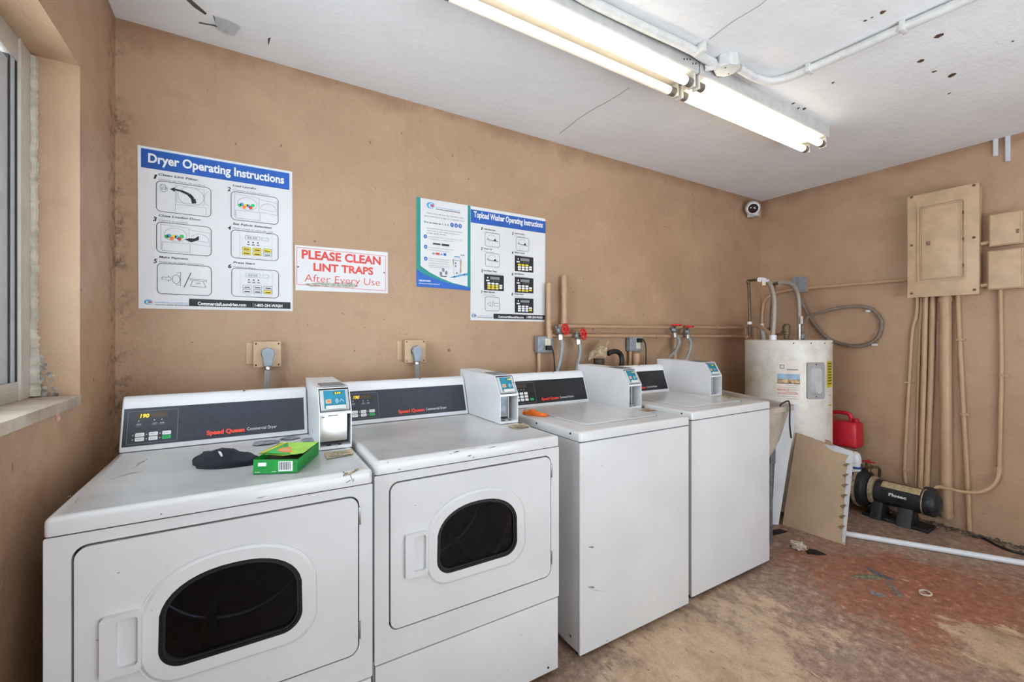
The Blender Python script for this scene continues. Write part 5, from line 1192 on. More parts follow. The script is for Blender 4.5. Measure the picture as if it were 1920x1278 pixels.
for k in range(8): rectz(bm, (938, 215 + k * 38), (985, 228 + k * 38), 0.0012, 1)
part(tank, 'energy_label', bm, [M('yellow_label', rgb(206, 182, 40), 0.5, 0, 0.05), INK], 'yellow energy label')
bm = nb(); rectz(bm, (942, 560), (994, 790), 0.0008, 0); rectz(bm, (950, 640), (985, 648), 0.0012, 1); rectz(bm, (942, 765), (985, 785), 0.0012, 2); part(tank, 'warning_label', bm, [CREAMP, GREYINK, M('yellow_label', rgb(206, 182, 40))], 'small white label')
# access cover: plate and raised oval
a0, za = on_tank(*Zh(655, 205)); a1, _ = on_tank(*Zh(880, 205)); _, zb1 = on_tank(*Zh(770, 695)); _, zt1 = on_tank(*Zh(770, 205)); am = (a0 + a1) / 2
nrm = Vector((math.cos(am), math.sin(am), 0)); tg = Vector((-math.sin(am), math.cos(am), 0)); wdt = abs(a1 - a0) * HR / 2; zc = (zb1 + zt1) / 2; hh = (zt1 - zb1) / 2
GCOV = M('grey_cover', rgb(170, 169, 168), 0.4, 0.1, 0.04); GBOSS = M('pale_grey_boss', rgb(196, 198, 200), 0.35, 0.1, 0.04)
toT = lambda a, b, d: HC + nrm * (HR + d) + tg * a + Vector((0, 0, zc + b))
bm = nb(); ring_plate(bm, rrect(-wdt, -hh, wdt, hh, 0.014), [], toT, 0.002, -0.012); acv = part(t, 'access_cover', bm, GCOV)
bm = nb(); A = rrect(-wdt * .62, -hh * .76, wdt * .62, hh * .76, wdt * .55, 8); B = rrect(-wdt * .36, -hh * .68, wdt * .36, hh * .68, wdt * .34, 8)
va = [bm.verts.new(toT(a, b, 0.002)) for a, b in A]; vb = [bm.verts.new(toT(a, b, 0.026)) for a, b in B]; n = len(A)
for i in range(n): bm.faces.new((va[i], va[(i + 1) % n], vb[(i + 1) % n], vb[i]))
bm.faces.new(vb); part(acv, 'raised_boss', bm, GBOSS, angle=50)
for s_ in (-1, 1):
    bm = nb(); blob(bm, toT(0, s_ * hh * .88, 0.003), 0.005, 0, 1); part(acv, 'screw', bm, BLACK)
# plumbing on top of the heater
def hz(x, y, Y): return onY(1370 + x / 7.9875, 500 + y / 7.9875, Y)
def fx_(t, name, pts, r, mat, seg=10, n=5): bm = nb(); tube(bm, smooth_path(pts, n), r, seg); return part(t, name, bm, mat)
Yh = HC.y - 0.03
top_in = hz(632, 1075, Yh); top_in.z = HT + 0.001
t = thing('water_connector', 'braided flexible connector arching over the left side of the water heater', 'hose', tuple(top_in), 'flexible connectors on the water heater')
fx_(t, 'braided_hose', [top_in + Vector((0, 0, 0.03)), hz(648, 800, Yh), hz(655, 560, Yh), hz(640, 420, Yh), hz(600, 290, Yh), hz(545, 205, Yh), hz(500, 192, Yh)], 0.0165, BRAID, 12)
bm = nb(); tube(bm, [top_in, top_in + Vector((0, 0, 0.035))], 0.024, 12); part(t, 'nut', bm, PVC)
bm = nb(); tube(bm, [hz(540, 200, Yh), hz(430, 192, Yh)], 0.017, 10); part(t, 'coupling', bm, PVC)
bm = nb(); tag_c = hz(500, 235, Yh - 0.02); box(bm, (tag_c.x - 0.02, tag_c.y, tag_c.z - 0.02), (tag_c.x + 0.02, tag_c.y + 0.002, tag_c.z + 0.02), 0.0008); part(t, 'paper_tag', bm, CREAMP)
Y2 = HC.y + 0.20
t = thing('copper_pipe', 'dark copper riser at the left rear of the water heater', 'pipe', tuple(hz(288, 1050, Y2)), 'copper pipes around the water heater')
fx_(t, 'riser', [hz(288, 1050, Y2), hz(285, 800, Y2), hz(275, 400, Y2), hz(268, 240, Y2)], 0.0115, COPPER)
fx_(t, 'crossover', [hz(262, 212, Y2), hz(330, 200, Y2 - 0.05), hz(435, 192, Yh + 0.01)], 0.010, COPPER)
bm = nb(); blob(bm, hz(266, 222, Y2), 0.017, 0, 2); part(t, 'elbow', bm, BRASS)
bm = nb(); tube(bm, [hz(285, 820, Y2), hz(286, 860, Y2)], 0.017, 10); part(t, 'coupling', bm, PVC)
t = thing('water_connector', 'braided flexible connector arching over the right side of the water heater', 'hose', tuple(hz(1030, 1075, Yh)), 'flexible connectors on the water heater')
e0 = hz(1030, 1080, Yh); e0.z = HT + 0.001
fx_(t, 'braided_hose', [e0 + Vector((0, 0, 0.12)), hz(1030, 760, Yh), hz(1022, 560, Yh), hz(1000, 400, Yh), hz(940, 285, Yh), hz(860, 242, Yh), hz(740, 238, Yh)], 0.0165, BRAID, 12)
bm = nb(); tube(bm, [e0, e0 + Vector((0, 0, 0.13))], 0.0135, 10); part(t, 'nipple', bm, STEEL)
bm = nb(); q = hz(1030, 800, Yh); box(bm, (q.x - 0.026, q.y - 0.022, q.z - 0.03), (q.x + 0.010, q.y - 0.019, q.z + 0.03), 0.0008); part(t, 'paper_tag', bm, CREAMP)
Y3 = HC.y + 0.10
t = thing('copper_pipe', 'dark copper riser between the two braided connectors', 'pipe', tuple(hz(600, 930, Y3)), 'copper pipes around the water heater')
fx_(t, 'riser', [hz(555, 935, Y3), hz(595, 925, Y3), hz(603, 860, Y3), hz(618, 600, Y3), hz(650, 290, Y3), hz(655, 262, Y3)], 0.0115, COPPER)
fx_(t, 'crossover', [hz(650, 255, Y3), hz(700, 245, Y3 - 0.06), hz(745, 240, Yh + 0.01)], 0.013, BRASS)
# cold feed crossing over the heater from the wall pipes, relief valve
t = thing('feed_pipe', 'painted feed pipes bending from the back wall onto the water heater', 'pipe', tuple(hz(215, 1050, D - 0.06)))
a1_ = hz(200, 898, PY)
fx_(t, 'upper_bend', [a1_, hz(245, 885, PY - 0.03), hz(330, 882, 2.05), hz(450, 900, 1.95), hz(520, 950, 1.86), hz(615, 1020, Yh + 0.04)], 0.014, TANPIPE)
fx_(t, 'lower_bend', [hz(205, 1040, PY), hz(225, 1030, PY - 0.01), hz(228, 960, PY - 0.015), hz(225, 900, PY - 0.015)], 0.012, TANPIPE)
fx_(t, 'return_bend', [hz(285, 900, 2.06), hz(290, 1000, 2.06), hz(270, 1050, 2.06), hz(235, 1055, 2.06)], 0.012, OLDPIPE)
fx_(t, 'drop', [hz(360, 890, 2.11), hz(358, 960, 2.11), hz(370, 1130, 2.11)], 0.014, TANPIPE)
fx_(t, 'white_drop', [hz(465, 850, 2.11), hz(470, 920, 2.11), hz(500, 1130, 2.11)], 0.017, PVC)
fx_(t, 'drain_line', [hz(690, 1010, Yh), hz(740, 1015, Yh), hz(790, 995, Yh)], 0.010, COPPER)
rv = hz(835, 1060, Yh); rv.z = HT + 0.002
t = thing('relief_valve', 'small brass relief valve on top of the water heater', 'valve', tuple(rv))
bm = nb(); lathe(bm, [(0, 0), (0.045, 0), (0.045, 0.004), (0.018, 0.006), (0.018, 0.035), (0.026, 0.04), (0.026, 0.10), (0.02, 0.11), (0.012, 0.12), (0, 0.12)], rv, 'Z', 16); part(t, 'valve_body', bm, BRASS)
bm = nb(); tube(bm, [rv + Vector((0, 0, 0.06)), rv + Vector((-0.05, 0, 0.055))], 0.014, 10); part(t, 'outlet', bm, BRASS)
# grey box, its conduits and the looped cable
XB = XR - 0.045
a = onX(1487, 520, XB); b_ = onX(1512, 546, XB)
t = thing('junction_box', 'small grey square box above the water heater', 'junction box', (XR, (a.y + b_.y) / 2, b_.z))
bm = nb(); box(bm, (XB, b_.y, b_.z), (XR - 0.0005, a.y, a.z), 0.004); part(t, 'box_body', bm, OLDPIPE)
bm = nb(); box(bm, (XB - 0.004, b_.y - 0.001, b_.z - 0.001), (XB + 0.001, a.y + 0.001, a.z + 0.001), 0.0015); part(t, 'cover', bm, GREYBOX)
XC = XR - 0.016
t = thing('conduit', 'thin horizontal conduit from the grey box to the breaker panel', 'conduit', (XR, 1.3, 1.6))
bm = nb(); p1 = onX(1513, 540, XC); p2 = onX(1703, 524, XC); p2.y = max(p2.y, 1.19); tube(bm, [p1, p2], 0.0125, 10); part(t, 'tube_run', bm, TANPIPE)
t = thing('conduit', 'bent conduit turning down from the grey box behind the water heater', 'conduit', (XR, 2.1, 1.2))
bm = nb(); tube(bm, smooth_path([onX(1488, 543, XC), onX(1465, 546, XC), onX(1447, 552, XC), onX(1434, 563, XC), onX(1430, 580, XC), onX(1429, 605, XC), onX(1429, 690, XC)], 5), 0.0125, 10); part(t, 'tube_run', bm, TANPIPE)
st_ = onZ(1503, 636, HT); st_ = hz(1058, 1060, Yh); st_.z = HT + 0.002
pts = [st_ + Vector((0.02, 0, 0.02)), onX(1505, 610, 3.68), onX(1515, 594, 3.78), onX(1544, 584, 3.95), onX(1580, 576, 4.03), onX(1616, 574.5, 4.06), onX(1637, 581, 4.068), onX(1651, 597, 4.068), onX(1653, 609, 4.068), onX(1648, 628, 4.068), onX(1634, 642, 4.068), onX(1610, 648.5, 4.066), onX(1580, 645, 4.064), onX(1550, 632, 4.062), onX(1526, 606, 4.060), onX(1510, 580, 4.055), onX(1499, 556, 4.045), onX(1494, 544, 4.035)]
t = thing('flexible_conduit', 'long looped flexible cable hanging beside the water heater', 'cable', (XR, 1.6, HT))
bm = nb(); tube(bm, smooth_path(pts, 7), 0.014, 10); part(t, 'cable', bm, M('taupe_cable', rgb(124, 110, 96), 0.5, 0, 0.08, 60))
bm = nb(); tube(bm, [st_, st_ + Vector((0.02, 0, 0.05))], 0.026, 12, radii=[0.030, 0.018]); part(t, 'boot', bm, GREYBOX)
for q in ((1629, 583), (1640, 646)):
    c = onX(q[0], q[1], 4.072); bm = nb(); box(bm, (4.055, c.y - 0.014, c.z - 0.008), (XR - 0.0005, c.y + 0.014, c.z + 0.008), 0.002); part(t, 'clip', bm, PVC)

# ------------------------------------------------------------------ utility sink
t = thing('utility_sink', 'stained grey laundry sink squeezed between the last washer and the boards', 'sink', (2.76, 1.72, 0))
x0, x1, y0, y1 = 2.560, 2.905, 1.405, 2.10
def rimz(y): return 0.872 + (y - y0) / (y1 - y0) * 0.060
bm = nb(); out = rrect(x0, y0, x1, y1, 0.03, 4); inn = rrect(x0 + 0.035, y0 + 0.035, x1 - 0.035, y1 - 0.06, 0.04, 4)
lowo = rrect(x0 + 0.03, y0 + 0.05, x1 - 0.055, y1 - 0.03, 0.05, 4); botm = rrect(x0 + 0.06, y0 + 0.09, x1 - 0.085, y1 - 0.06, 0.05, 4); flo = rrect(x0 + 0.08, y0 + 0.11, x1 - 0.10, y1 - 0.09, 0.05, 4)
loops = [[(a, b, rimz(b) - 0.028) for a, b in rrect(x0 + 0.018, y0 + 0.018, x1 - 0.02, y1 - 0.01, 0.03, 4)], [(a, b, rimz(b) - 0.030) for a, b in out], [(a, b, rimz(b)) for a, b in out], [(a, b, rimz(b) - 0.004) for a, b in inn], [(a, b, 0.58) for a, b in flo]]
outer = [loops[0], [(a, b, 0.66) for a, b in lowo], [(a, b, 0.545) for a, b in botm]]
V_ = [[bm.verts.new(p) for p in L_] for L_ in loops]; n = len(out)
for p, q in zip(V_, V_[1:]):
    for i in range(n): bm.faces.new((p[i], p[(i + 1) % n], q[(i + 1) % n], q[i]))
bm.faces.new(V_[-1])
Vo = [V_[0]] + [[bm.verts.new(p) for p in L_] for L_ in outer[1:]]
for p, q in zip(Vo, Vo[1:]):
    for i in range(n): bm.faces.new((p[i], q[i], q[(i + 1) % n], p[(i + 1) % n]))
bm.faces.new(Vo[-1][::-1]); part(t, 'basin', bm, SINKM, angle=45)
for lx in (x0 + 0.07, x1 - 0.105):
    for ly in (y0 + 0.11, y1 - 0.11):
        bm = nb(); box(bm, (lx - 0.028, ly - 0.028, 0.50), (lx + 0.028, ly + 0.028, 0.62), 0.006); box(bm, (lx - 0.016, ly - 0.016, 0), (lx + 0.016, ly + 0.016, 0.51), 0.003); part(t, 'leg', bm, SINKM if False else GALV)
bm = nb(); tube(bm, [(2.73, 1.75, 0.55), (2.73, 1.75, 0.28), (2.73, 1.9, 0.22), (2.73, 2.2, 0.22)], 0.024, 12); part(t, 'drain_pipe', bm, PVC)
# black cable hooked over the sink rim
hk = onY(1474, 757, 1.404)
pts = [Vector((hk.x - 0.01, 1.435, 0.862)), Vector((hk.x - 0.008, 1.43, 0.884)), onY(1475, 752, 1.415), onY(1479, 752.5, 1.402), onY(1481, 765, 1.390), onY(1480.5, 790, 1.388), onY(1481.5, 805, 1.388), onY(1483.5, 821, 1.388)]
bm = nb(); tube(bm, smooth_path(pts, 5), 0.0045, 8, radii=None); solo('hooked_cable', bm, BLACK, 'short black cable hooked over the sink rim', 'cable')

# ------------------------------------------------------------------ leaning drywall boards
def board(name, label, quad, th, front, back, edge, ragged=0.0, n=14):
    """quad: BL, BR, TR, TL of the visible face; extruded away from the viewer"""
    BL, BR, TR, TL = [Vector(q) for q in quad]; nrm = (BR - BL).cross(TL - BL).normalized()
    if nrm.dot(CAM - BL) < 0: nrm = -nrm
    t = thing(name, label, 'drywall board', tuple((BL + BR) / 2))
    loop = []
    def seg(a, b, amp, k):
        for i in range(n):
            f = i / n; loop.append(a.lerp(b, f) + (TL - BL).normalized() * (amp * mnoise.noise(Vector((f * 9, k, 1))) if 0 < i else 0) + (BR - BL).normalized() * (amp * 0.8 * mnoise.noise(Vector((f * 11, k + 5, 3))) if 0 < i else 0))
    seg(BL, BR, ragged * .15, 0); seg(BR, TR, ragged * .3, 1); seg(TR, TL, ragged, 2); seg(TL, BL, ragged * .1, 3)
    bm = nb(); A = [bm.verts.new(p) for p in loop]; B = [bm.verts.new(p - nrm * th * .8) for p in loop]; bm.faces.new(A); bm.faces.new(B[::-1])
    for i in range(len(A)): f = bm.faces.new((A[i], A[(i + 1) % len(A)], B[(i + 1) % len(B)], B[i])); f.material_index = 1
    part(t, 'sheet', bm, [front, edge], smooth=False)
    return t, nrm
BLp, BRp = onZ(1467, 983, 0.001), onZ(1583, 1021, 0.001)
TLp = onX(1494, 811, 3.295); TRp = onX(1601, 846, 3.300)
t, nm = board('drywall_board', 'brown-paper drywall offcut leaning against the water heater', (BLp, BRp, TRp, TLp), 0.014, DRYB, DRYW, GYP, 0.010)
# torn white strip and paper tears on its right edge
bm = nb()
ed0, ed1 = BRp.lerp(TRp, 0.02), BRp.lerp(TRp, 0.985); lf = (BLp - BRp).normalized()
N_ = 26; L_ = []
for k in range(N_ + 1):
    f = k / N_; p = ed0.lerp(ed1, f); w_ = 0.012 + 0.030 * f * (0.7 + 0.6 * mnoise.noise(Vector((f * 14, 2, 0)))); L_.append((bm.verts.new(p + nm * 0.0012 - lf * 0.001), bm.verts.new(p + lf * w_ + nm * 0.0012)))
for p, q in zip(L_, L_[1:]): bm.faces.new((p[0], p[1], q[1], q[0]))
part(t, 'torn_white_edge', bm, DRYW, 'white gypsum showing along the torn edge', smooth=False)
for k in range(7):
    f = 0.16 + 0.115 * k; p = ed0.lerp(ed1, f) + lf * (0.022 + 0.012 * f); up = (ed1 - ed0).normalized(); bm = nb()
    v4 = [bm.verts.new(p + lf * 0.018 + nm * 0.001 - up * 0.004), bm.verts.new(p - up * 0.016 + nm * 0.010), bm.verts.new(p - lf * 0.022 + up * 0.012 + nm * 0.006), bm.verts.new(p - lf * 0.004 + up * 0.012 + nm * 0.0014)]
    bm.faces.new(v4); bmesh.ops.solidify(bm, geom=bm.faces[:], thickness=0.001); part(t, 'paper_tear', bm, DRYB, smooth=False)
upv = (TRp - BRp).normalized()
bm = nb(); row = [(0.52, 0.004, 0.018), (0.60, 0.004, 0.034), (0.70, 0.003, 0.040), (0.80, 0.002, 0.038), (0.90, 0.002, 0.034), (0.985, 0.002, 0.030)]
va = [bm.verts.new(TLp.lerp(TRp, f) - upv * u_ + nm * 0.0014) for f, u_, l_ in row]; vb = [bm.verts.new(TLp.lerp(TRp, f) - upv * l_ + nm * 0.0018) for f, u_, l_ in row]
for i in range(len(row) - 1): bm.faces.new((va[i], va[i + 1], vb[i + 1], vb[i]))
part(t, 'torn_top_strip', bm, DRYW, 'white gypsum strip along the torn top', smooth=False)
bm = nb(); q0 = TLp.lerp(TRp, 0.52) - upv * 0.012
v5 = [bm.verts.new(c) for c in (q0 + nm * .002, q0 + upv * .030 + nm * .010 - lf * 0.004, q0 + upv * .026 + nm * 0.018 - lf * .034, q0 - lf * .055 - upv * .006 + nm * .004)]
bm.faces.new(v5); bmesh.ops.triangulate(bm, faces=bm.faces[:]); bmesh.ops.solidify(bm, geom=bm.faces[:], thickness=0.001); part(t, 'torn_top_flap', bm, DRYB, smooth=False)
board('drywall_board', 'narrow white drywall offcut leaning beside the sink', ((3.085, 1.650, 0.001), (3.118, 1.622, 0.001), (3.300, 1.588, 0.823), (3.195, 1.668, 0.823)), 0.012, DRYW, DRYW, GYP, 0.004)

# ------------------------------------------------------------------ red fuel can on concrete blocks
CONC = M('grey_concrete_block', rgb(136, 130, 122), 0.9, 0, 0.15, 20, 0.5, 60)
for k in range(2):
    bm = nb(); box(bm, (3.845, 1.552, 0.228 * k + 0.0005), (3.975, 1.665, 0.228 * (k + 1)), 0.006)
    solo('concrete_block', bm, CONC, ('lower', 'upper')[k] + ' grey concrete block under the red fuel can', 'block', 'blocks behind the water heater')
REDC = M('red_plastic', rgb(190, 22, 44), 0.4, 0, 0.06, 20)
zc0 = 0.4568; cxg, cyg = 3.925, 1.553
t = thing('fuel_can', 'red plastic fuel can beside the water heater', 'fuel can', (cxg, cyg, zc0))
bm = nb(); q = bmesh.new(); bmesh.ops.create_cube(q, size=1)
for v in q.verts:
    tp = v.co.z > 0
    v.co = Vector((cxg + v.co.x * (0.15 if not tp else 0.135), cyg + v.co.y * (0.215 if not tp else 0.20), zc0 + (0 if not tp else (0.20 if v.co.y < 0 else 0.185))))
bmesh.ops.bevel(q, geom=q.edges[:], offset=0.028, segments=4, affect='EDGES', profile=0.5); add(bm, q); part(t, 'can_body', bm, REDC, angle=50)
bm = nb(); tube(bm, smooth_path([(cxg, cyg - 0.045, zc0 + 0.185), (cxg, cyg - 0.040, zc0 + 0.235), (cxg, cyg - 0.015, zc0 + 0.252), (cxg, cyg + 0.05, zc0 + 0.252), (cxg, cyg + 0.085, zc0 + 0.235), (cxg, cyg + 0.09, zc0 + 0.180)], 6), 0.015, 12); part(t, 'handle', bm, REDC)
bm = nb(); lathe(bm, [(0.02, 0), (0.022, 0.01), (0.022, 0.03), (0, 0.032)], (cxg, cyg - 0.072, zc0 + 0.190), 'Z', 16); part(t, 'filler_cap', bm, REDC)

# ------------------------------------------------------------------ pool-style pump on the floor
PX, PZ = 3.890, 0.184
PBLK = M('sooty_black_motor', rgb(44, 46, 52), 0.45, 0.2, 0.25, 25, 0.2, 60); PDK = M('black_pump_plastic', rgb(30, 31, 35), 0.5, 0, 0.2, 30); DUSTM = M('dusty_tan_metal', rgb(168, 150, 124), 0.6, 0.2, 0.2, 40)
t = thing('water_pump', 'black electric pump with motor lying along the right wall', 'pump', (PX, 1.25, 0))
bm = nb(); lathe(bm, [(0, -0.02), (0.03, -0.02), (0.060, -0.012), (0.076, 0.0), (0.084, 0.012), (0.084, 0.055), (0.082, 0.058), (0.082, 0.315), (0.070, 0.322), (0, 0.322)], (PX, 1.015, PZ), 'Y', 36); mo = part(t, 'motor', bm, PBLK)
bm = nb(); lathe(bm, [(0.083, 0.056), (0.086, 0.056), (0.086, 0.062), (0.083, 0.062)], (PX, 1.015, PZ), 'Y', 36); part(mo, 'end_bell_seam', bm, DUSTM)
bm = nb()
for k in range(9):
    a0 = math.radians(128 + 0); 
    aa = [math.radians(98 + 42 * j / 5) for j in range(6)]
L_ = [[bm.verts.new((PX + 0.0835 * math.cos(a), yy, PZ + 0.0835 * math.sin(a))) for a in aa] for yy in (1.085, 1.295)]
for j in range(5): bm.faces.new((L_[0][j], L_[0][j + 1], L_[1][j + 1], L_[1][j]))
part(mo, 'rating_plate', bm, M('yellowed_label', rgb(190, 172, 132), 0.6, 0, 0.15, 60), 'yellowed paper rating plate')
O = Vector((PX - 0.0825, 1.245, PZ + 0.012)); P = Print(O, (0, -1, 0), (0, 0, 1), 0.002)
P.text('Flotec', 0.0, -0.004, 0.019, WPRINT, 0.098, 0.1, 0.03); P.rect(0.0, -0.010, 0.05, -0.009, GREYINK)
P.done(mo, 'lettering', 'white lettering on the motor')
bm = nb(); lathe(bm, [(0.060, 0.322), (0.095, 0.328), (0.098, 0.350), (0.060, 0.352)], (PX, 1.015, PZ), 'Y', 32); part(t, 'adaptor_flange', bm, DUSTM)
bm = nb(); lathe(bm, [(0.06, 0.350), (0.112, 0.362), (0.132, 0.382), (0.138, 0.42), (0.138, 0.47), (0.130, 0.505), (0.06, 0.515), (0, 0.515)], (PX, 1.015, PZ), 'Y', 40); vol = part(t, 'volute', bm, PDK)
bm = nb(); lathe(bm, [(0.1382, 0.412), (0.143, 0.412), (0.143, 0.430), (0.1382, 0.430)], (PX, 1.015, PZ), 'Y', 40); bd = part(vol, 'clamp_band', bm, DUSTM)
bm = nb(); box(bm, (PX - 0.016, 1.428, PZ + 0.139), (PX + 0.02, 1.444, PZ + 0.160), 0.004); part(vol, 'clamp_knob', bm, BRASS)
for yy, w_ in ((1.32, 0.032), (1.165, 0.040)):
    bm = nb(); prism(bm, [(PX - 0.090, 0.0005), (PX + 0.075, 0.0005), (PX + 0.045, PZ - 0.062), (PX - 0.050, PZ - 0.062)], yy - w_, yy + w_, axis='Y', bev=0.004); part(t, 'foot', bm, PDK)
bm = nb(); box(bm, (PX - 0.075, 1.04, 0.0005), (PX + 0.08, 1.40, 0.022), 0.004); part(t, 'base_plate', bm, PDK)
bm = nb(); box(bm, (PX + 0.025, 1.03, PZ + 0.055), (PX + 0.07, 1.09, PZ + 0.092), 0.006); part(t, 'terminal_box', bm, PDK)
rb = onX(1605, 872, 3.845); bm = nb(); lathe(bm, [(0.034, -0.10), (0.034, 0.0), (0.031, 0.0), (0.031, 0.028), (0.036, 0.03), (0.036, 0.062), (0.028, 0.095), (0.012, 0.108), (0, 0.11)], (3.845, 1.452, 0.335), 'Z', 20); ps = part(t, 'discharge_fitting', bm, PVC, 'white plastic discharge fitting')
bm = nb(); lathe(bm, [(0.0345, -0.012), (0.038, -0.012), (0.038, 0.004), (0.0345, 0.004)], (3.845, 1.452, 0.335), 'Z', 20); part(ps, 'blue_ring', bm, M('blue_ring', rgb(44, 70, 130), 0.4, 0, 0.05))
bm = nb(); vz = onX(1628, 872, 3.905); tube(bm, [(3.905, 1.395, PZ + 0.11), (3.905, 1.395, 0.370)], 0.016, 10); box(bm, (3.889, 1.372, 0.325), (3.921, 1.412, 0.352), 0.004); vlv = part(t, 'brass_valve', bm, BRASS)
bm = nb(); box(bm, (3.892, 1.355, 0.370), (3.918, 1.430, 0.379), 0.003); box(bm, (3.898, 1.385, 0.372), (3.912, 1.40, 0.392), 0.002); part(vlv, 'lever', bm, REDVALVE, 'red valve lever')
bm = nb(); tube(bm, smooth_path([(3.915, 1.375, 0.34), (3.96, 1.35, 0.33), (4.0, 1.36, 0.26)], 5), 0.010, 8); part(vlv, 'side_line', bm, BRASS)

# ------------------------------------------------------------------ things on the floor
a = onZ(1592, 1001, 0.018); b_ = onZ(1960, 1062, 0.018); dv = (b_ - a).normalized(); a = a - dv * 0.12; b_ = b_ + dv * 0.45
bm = nb(); tube(bm, [a, b_], 0.0172, 16); solo('pvc_pipe', bm, PVC, 'long white plastic pipe lying on the floor', 'pipe')
RAGK = M('black_rag', rgb(34, 26, 22), 0.95, 0, 0.2, 60)
def flat_rag(px, label, m=RAGK, name='rag', cat='rag', hgt=0.006):
    bm = nb(); P_ = [onZ(x, y, 0.0) for x, y in px]; c = sum(P_, Vector()) / len(P_)
    rim = [bm.verts.new(p + Vector((0, 0, 0.0006))) for p in P_]; mid = [bm.verts.new(c.lerp(p, 0.55) + Vector((0, 0, hgt * (0.6 + 0.6 * random.random())))) for p in P_]; ctr = bm.verts.new(c + Vector((0, 0, hgt)))
    n = len(P_)
    for i in range(n): bm.faces.new((rim[i], rim[(i + 1) % n], mid[(i + 1) % n], mid[i])); bm.faces.new((mid[i], mid[(i + 1) % n], ctr))
    return solo(name, bm, m, label, cat, angle=70)
flat_rag([(1510, 1033), (1518, 1028), (1530, 1030), (1541, 1035), (1551, 1040), (1535, 1041), (1522, 1039), (1514, 1039)], 'flat black rag on the floor beside the crumpled paper')
flat_rag([(1430, 995), (1450, 993), (1462, 991), (1478, 996), (1470, 999), (1452, 1003), (1436, 1003)], 'flat black rag on the floor beside the last washer')
c = onZ(1497, 1029, 0.0); bm = nb(); blob(bm, (c.x, c.y, 0.022), 0.040, 0.7, 3, 4, 2.4, (0.8, 1.0, 0.55))
for v in bm.verts: v.co.z = max(v.co.z, 0.0006)
solo('crumpled_paper', bm, M('crumpled_tissue', rgb(206, 192, 176), 0.9, 0, 0.1, 60), 'crumpled off-white paper on the floor near the boards', 'paper', angle=20)
SCRAP = M('blue_grey_scrap', rgb(100, 106, 114), 0.8, 0, 0.25, 60); SCG = M('grey_green_scrap', rgb(124, 124, 96), 0.85, 0, 0.25, 60)
flat_rag([(1620, 1060), (1634, 1067), (1650, 1076), (1668, 1082), (1684, 1090), (1668, 1087), (1648, 1080), (1630, 1070)], 'torn blue-grey strip on the floor, farthest of the scraps', SCRAP, 'plastic_scrap', 'scrap', 0.004)
flat_rag([(1588, 1080), (1610, 1076), (1640, 1078), (1662, 1082), (1650, 1086), (1620, 1086)], 'long grey-green strip on the floor among the scraps', SCG, 'plastic_scrap', 'scrap', 0.004)
flat_rag([(1660, 1086), (1674, 1096), (1690, 1112), (1694, 1120), (1684, 1121), (1672, 1108), (1660, 1096)], 'curved brown-grey strip on the floor among the scraps', M('brown_grey_scrap', rgb(132, 118, 106), 0.85, 0, 0.2, 60), 'plastic_scrap', 'scrap', 0.004)
flat_rag([(1628, 1102), (1640, 1108), (1660, 1116), (1662, 1120), (1646, 1119), (1632, 1112)], 'shiny grey torn piece on the floor, nearest of the scraps', M('shiny_scrap', rgb(140, 142, 148), 0.35, 0.2, 0.2, 60), 'plastic_scrap', 'scrap', 0.005)
c = onZ(1735, 1111, 0.004); bm = nb(); tube(bm, [c + Vector((0.030 * math.cos(k / 18 * 2 * math.pi) * (1 + .1 * math.sin(k)), 0.022 * math.sin(k / 18 * 2 * math.pi), 0.0)) for k in range(19)], 0.004, 8); solo('rubber_ring', bm, M('pale_ring', rgb(202, 190, 174), 0.7, 0, 0.1), 'pale rubber ring on the floor beside the torn scraps', 'ring')
pts = [onZ(x, y, 0.008) for x, y in ((1822, 1004), (1845, 1009), (1870, 1022), (1895, 1032), (1925, 1040), (1960, 1050))]
bm = nb(); tube(bm, smooth_path(pts, 5), 0.007, 8); tube(bm, smooth_path([p + Vector((0.01, 0.012 * math.sin(i), 0)) for i, p in enumerate(pts)], 5), 0.005, 8); solo('floor_cable', bm, BLACK, 'black cable lying along the foot of the right wall', 'cable')
# crumbled debris along the foot of the right wall
DEB = M('grey_brown_debris', rgb(112, 98, 88), 0.95, 0, 0.25, 60, 0.6, 80)
bm = nb()
for k in range(230):
    yy = random.uniform(0.35, 1.45); r = random.uniform(0.004, 0.013); xx = XR - 0.012 - abs(random.gauss(0, 0.045)); 
    if xx < PX + 0.12 and yy > 0.99: xx = XR - random.uniform(0.01, 0.05)
    blob(bm, (xx, yy, r * 0.5), r, 0.5, 1, k, 2.0, (1, 1, 0.7))
for v in bm.verts: v.co.z = max(v.co.z, 0.0005); v.co.x = min(v.co.x, XR - 0.0008)
o = solo('wall_debris', bm, DEB, 'grey crumbled debris along the foot of the right wall', 'debris', angle=30); o['kind'] = 'stuff'

